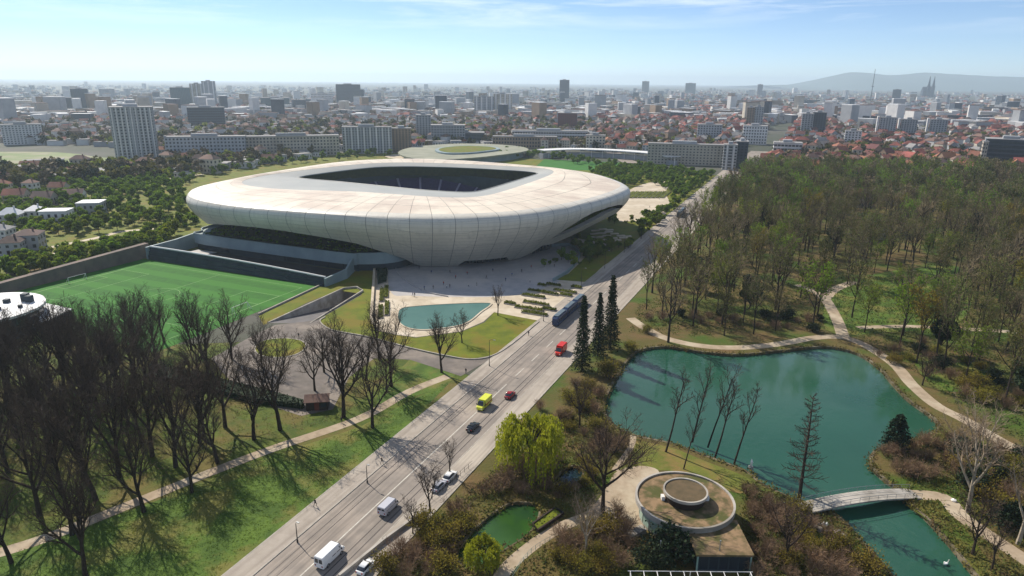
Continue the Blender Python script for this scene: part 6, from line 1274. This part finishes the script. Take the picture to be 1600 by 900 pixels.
for a in [(48, 388, 11, 11, 7.5, 2.2, 'hip', 'grey_wall', 'roof_brown', 0.3, 'grey house with low brown hip roof nearest the garden path'), (92, 352, 14, 10, 8.5, 1, 'flat', 'white_wall', 'roof_white', 0.15, 'white cubic house with flat roof'), (146, 336, 13, 12, 8, 1, 'flat', 'grey_wall', 'roof_white', 0.2, 'pale grey flat roofed house, rightmost of the left houses'),
          (20, 350, 11, 9, 6, 3.6, 'hip', 'white_wall', 'roof_white', 0.2, 'white house with pale hip roof at the left edge'), (72, 322, 12, 9, 6.5, 3.2, 'gable', 'cream_wall', 'roof_brown', 0.1, 'house with brown gable roof behind the white cubic house'), (28, 318, 13, 10, 6.5, 3.4, 'gable', 'cream_wall', 'roof_red', 0.2, 'house with reddish gable roof at the far left'), (50, 300, 8, 8, 7, 2.5, 'hip', 'white_wall', 'roof_brown', 0.0, 'small house with dark brown roof behind the others'), (118, 316, 12, 9, 6, 3, 'gable', 'white_wall', 'roof_brown', 0.25, 'white house with brown gable roof, rear right of the left houses'), (3, 300, 12, 9, 6, 3.2, 'hip', 'cream_wall', 'roof_red', 0.1, 'reddish roofed house, rearmost at the left edge'), (58, 345, 9, 9, 6.5, 2.8, 'hip', 'white_wall', 'roof_white', 0.2, 'small white house between the hip roofed and the cubic house'), (94, 304, 11, 8, 6, 3, 'gable', 'cream_wall', 'roof_red', 0.0, 'low red gabled house, rearmost of the left houses'), (20, 396, 10, 9, 6, 2.6, 'hip', 'grey_wall', 'roof_brown', 0.3, 'grey house nearest the left edge beside the garden path'), (5, 375, 9, 9, 6, 2.4, 'hip', 'white_wall', 'roof_flat', 0.1, 'small pale house cut by the left edge')]: near_house(*a)
for a in [(1355, 372, 16, 10, 6, 4, 'hip', 'cream_wall', 'roof_red', 0.2, 'park lodge with terracotta roof among the trees, left'), (1395, 366, 13, 9, 6, 4, 'gable', 'brown_wall', 'roof_red', 0.5, 'park lodge with terracotta roof among the trees, right'), (1340, 322, 14, 10, 8, 4, 'hip', 'cream_wall', 'roof_red', 0.1, 'lodge with terracotta roof deeper in the wood')]: near_house(*a, grp='lodges in the wood')
SPORT = GL([(-60, 226), (150, 228), (262, 240), (262, 262), (-60, 270)])
pxsheet('sports_ground', [(-60, 240), (90, 238), (180, 248), (330, 250), (300, 262), (120, 266), (-60, 272)], 0.04, 'pale_field', 3, 'pale green sports ground beyond the gardens')
pxsheet('dry_field', [(170, 262), (250, 256), (330, 256), (300, 268), (210, 272)], 0.06, 'gravel', 3, 'dry pale field beyond the gardens')
block(30, 96, 251, 259, 12, 'green_glass', 'long low green clubhouse on the sports ground', 0, 1, 'clubhouse', penthouse=False, ww=0.8)
# round white roofed building at the left edge
def round_building():
    c = G(-28, 486, 7); g = empty('round_building', (*c, 0)); tag(g, 'round dark building with flat white roof at the left edge', 'building'); R = 17.5
    mb = MB(); mb.cyl(0, 0, 0, 7.2, R - 1.0, 48); mb.build('wall', 'dark_wall', g); mb = MB(); mb.cyl(0, 0, 7.22, 8.0, R, 56); rf = mb.build('roof', 'roof_white', g)
    for k in range(22): a = 2 * math.pi * k / 22; mb = MB(); mb.box(-1.9, 1.9, -0.04, 0.04, 1.2, 6.2); o = mb.build('window', 'window_glass', g); o.location = ((R - 0.93) * math.cos(a), (R - 0.93) * math.sin(a), 0); o.rotation_euler = (0, 0, a + math.pi / 2)
    for x, y, w, h in ((9, 8, 1.0, 2.6), (11, 7, 0.9, 2.2), (7, -2, 0.6, 1.0), (12, 1, 0.5, 0.9), (4, 6, 0.8, 1.2)): mb = MB(); mb.box(x - w, x + w, y - w, y + w, 8.02, 8.0 + h); mb.build('roof_unit', 'dark_wall', rf)
    q = [tuple(np.array(p) - np.array(c)) for p in GL([(66, 474), (112, 484), (78, 500), (60, 505)], 4)]; mb = MB(); mb.prism(q, 0, 4); mb.build('terrace_wall', 'dark_wall', g); mb = MB(); mb.prism([(x * 1.01, y * 1.01) for x, y in q], 4.02, 4.3); mb.build('terrace_roof', 'roof_white', g)
round_building()
# houses and blocks filling the city: nearest ones singly, the rest as one mass
rc = random.Random(21); protos = []
for i in range(8):
    kind = ['gable', 'hip', 'gable', 'hip', 'gable', 'flat', 'hip', 'flat'][i]; w, d, h = rc.uniform(9, 18), rc.uniform(8, 12), rc.uniform(5, 11); wl, rf, wd = house_mesh(w, d, h, rc.uniform(2.5, 4.5), kind, i)
    wm = ['cream_wall', 'white_wall', 'grey_wall', 'cream_wall', 'brown_wall', 'white_wall', 'cream_wall', 'grey_wall'][i]; rm = {'flat': 'roof_flat'}.get(kind, 'roof_red' if i < 5 else 'roof_brown')
    protos.append((('wall', wl.mesh('house_wall', wm), False), ('roof', rf.mesh('house_roof', rm), False), ('window_rows', wd.mesh('house_windows', 'window_glass'), True), wl, rf, wm, rm, kind))
STADIUM_SITE = WL([(200, -480), (700, -500), (800, -400), (800, -84), (200, -84)])
def city_ok(x, y):
    s_, t_ = ST(x, y)
    if inside(x, y, SPORT): return False
    if abs(t_ + 71) < 24 and s_ < 1600: return False
    if inside(x, y, PARK) or inside(x, y, STADIUM_SITE) or inside(x, y, woodpoly): return False
    return True
def right_side(x, y): return x / y > 0.12
cand = []
for _ in range(16000):
    r = 640 * (1 / (1 - rc.random() * 0.62)) ; a = rc.uniform(-0.68, 0.68)
    x, y = r * math.sin(a), r * math.cos(a)
    if 560 < r and city_ok(x, y) and seen(x, y): cand.append((x, y))
grid = {}; near = []
for x, y in cand:
    ci, cj = int(x // 17), int(y // 17)
    if any((x - a) ** 2 + (y - b) ** 2 < 15.5 ** 2 for i in (-1, 0, 1) for j in (-1, 0, 1) for a, b in grid.get((ci + i, cj + j), ())): continue
    grid.setdefault((ci, cj), []).append((x, y)); near.append((x, y))
near.sort(key=lambda p: math.hypot(*p))
print('houses', len(near))
massV = {}; 
class Mass:
    def __init__(self): self.V = []; self.F = []; self.M = []; self.n = 0; self.mats = []
    def put(self, mb, m, loc, rz, s):
        if m not in self.mats: self.mats.append(m)
        k = self.mats.index(m); c, sn = math.cos(rz), math.sin(rz); v = np.array(mb.v); v = v * np.array(s); w = np.stack([v[:, 0] * c - v[:, 1] * sn + loc[0], v[:, 0] * sn + v[:, 1] * c + loc[1], v[:, 2]], 1); self.V.append(w)
        for f_ in mb.f:
            f_ = tuple(i + self.n for i in f_); self.F.append(f_ if len(f_) == 4 else f_ + (f_[-1],) if False else f_); self.M.append(k)
        self.n += len(v)
    def build(self, name, lab, cat):
        me = bpy.data.meshes.new(name); me.from_pydata(np.concatenate(self.V).tolist(), [], self.F)
        for m_ in self.mats: me.materials.append(MATS[m_])
        me.polygons.foreach_set('material_index', self.M); me.update(); o = link(name, me); tag(o, lab, cat, kind='stuff')
mass = Mass(); WALLS = ['cream_wall', 'white_wall', 'white_wall', 'grey_wall', 'brown_wall']
for i, (x, y) in enumerate(near):
    rs = right_side(x, y); pk = rc.choice((0, 1, 2, 3, 4, 6) if rs and rc.random() < 0.85 else (5, 7, 5, 7, 6, 2)); pr = protos[pk]; rz = rc.choice((0.2, 0.2 + math.pi / 2, -0.4, 1.1)) + rc.uniform(-0.15, 0.15); s = rc.uniform(0.8, 1.2)
    if i < 300:
        g = empty('house', (x, y, 0), rz, s); tag(g, {'flat': 'flat roofed city building beyond the park and stadium', 'gable': 'city house with pitched tiled roof beyond the park and stadium', 'hip': 'city house with hipped tiled roof beyond the park and stadium'}[pr[7]], 'house', {'flat': 'flat roofed city buildings', 'gable': 'pitched roof city houses', 'hip': 'hipped roof city houses'}[pr[7]])
        for nm, me, st_ in pr[:3]:
            o = link(nm, me, g)
            if st_: stuff(o)
    else:
        mass.put(pr[3], rc.choice(WALLS), (x, y), rz, (s, s, s)); mass.put(pr[4], pr[6] if rc.random() < 0.7 else rc.choice(('roof_brown', 'roof_flat', 'roof_red')), (x, y), rz, (s, s, s))
bx = MB(); bx.box(-0.5, 0.5, -0.5, 0.5, 0, 1); tp = MB(); tp.box(-0.5, 0.5, -0.5, 0.5, 1.003, 1.03); gb = protos[0][4]
for _ in range(7000):
    u = rc.random(); r = 1500 / (1 - u * 0.82); a = rc.uniform(-0.68, 0.68); x, y = r * math.sin(a), r * math.cos(a)
    if not seen(x, y) or not city_ok(x, y): continue
    rs = right_side(x, y); v = rc.random(); rz = rc.uniform(0, 3.14)
    if v < 0.03: w, d, h = rc.uniform(16, 36), rc.uniform(14, 20), rc.uniform(26, 46)
    elif v < 0.25: w, d, h = rc.uniform(24, 60), rc.uniform(12, 18), rc.uniform(9, 19)
    else: w, d, h = rc.uniform(10, 24), rc.uniform(9, 14), rc.uniform(5, 11)
    if v >= 0.25 and rs or v > 0.7:
        mass.put(bx, rc.choice(WALLS), (x, y), rz, (w, d, h)); rl = [(-0.53, -0.53, 1), (0.53, -0.53, 1), (0.53, 0.53, 1), (-0.53, 0.53, 1), (-0.3, 0, 1.45), (0.3, 0, 1.45)]; q = MB(); q.add(rl, [(0, 1, 5, 4), (2, 3, 4, 5), (1, 2, 5), (3, 0, 4)]); mass.put(q, rc.choice(('roof_red', 'roof_red', 'roof_brown')), (x, y), rz, (w, d, h))
    else: mass.put(bx, rc.choice(WALLS + ['dark_block', 'grey_wall']), (x, y), rz, (w, d, h)); mass.put(tp, rc.choice(('roof_flat', 'roof_white', 'roof_white', 'roof_brown')), (x, y), rz, (w, d, h))
mass.build('distant_city', 'mass of distant city houses and blocks fading to the horizon', 'city')
# city trees as one mass
CT = [leafy_proto('city_tree', 400 + i, 11, 4.2, ['leaf_dark', 'bud_olive', 'leaf_green', 'twig_grey'][i], 120, 1.0, 0.1, 8) for i in range(4)]
items = []
for _ in range(6500):
    r = 620 / (1 - rc.random() * 0.82); a = rc.uniform(-0.68, 0.68); x, y = r * math.sin(a), r * math.cos(a)
    if city_ok(x, y) and seen(x, y): items.append((CT[rc.choice((0, 1, 1, 2, 3, 3))], (x, y, 0), rc.uniform(0, 6.28), rc.uniform(0.7, 1.4)))
join_trees('city_trees', items, 'trees scattered between the houses of the distant city', 'trees')
# hills on the right horizon
def hills():
    mb = MB(); R = random.Random(5); Y0 = 12000; n = 60; prof = [(1180, 133), (1250, 132), (1285, 122), (1300, 116), (1325, 112), (1350, 114), (1380, 118), (1430, 113), (1480, 116), (1540, 119), (1640, 122), (1800, 126), (2000, 134)]
    xs = np.linspace(1180, 2000, n); ys = np.interp(xs, [p[0] for p in prof], [p[1] for p in prof]); rows = []
    for x, y in zip(xs, ys):
        d = ray(x, y); X = d[0] / d[1] * Y0; z = max(0.0, CAMH + d[2] / d[1] * Y0); rows.append([(X, Y0 - 1700, -1), (X * 1.03, Y0 - 800, z * 0.5), (X * 1.02, Y0, z + R.uniform(-3, 3)), (X * 1.05, Y0 + 1500, z * 0.6), (X * 1.1, Y0 + 3500, -1)])
    for r_ in rows: mb.v += r_
    for i in range(n - 1):
        for k in range(4): mb.f.append((i * 5 + k, i * 5 + k + 5, i * 5 + k + 6, i * 5 + k + 1)); mb.m.append(0)
    struct(mb.build('hills', 'hill', smooth=True), 'low blue hills on the right horizon')
hills()
# ------------------------------------------------------------------ haze: one closed box of even air
hz = bpy.data.materials.new('haze_air'); hz.use_nodes = True; nt = hz.node_tree; nt.nodes.clear(); ho = nt.nodes.new('ShaderNodeOutputMaterial'); hv = nt.nodes.new('ShaderNodeVolumePrincipled')
hv.inputs['Color'].default_value = (0.72, 0.87, 1.0, 1); hv.inputs['Density'].default_value = HAZE_DENSITY; hv.inputs['Anisotropy'].default_value = 0.3; nt.links.new(hv.outputs[0], ho.inputs['Volume']); MATS['haze_air'] = hz
mb = MB(); mb.box(-25500, 25500, -1200, 25500, -8, 275); hb = mb.build('haze', 'haze_air'); hb['kind'] = 'stuff'; hb['label'] = 'pale blue haze over the city'; hb['category'] = 'haze'
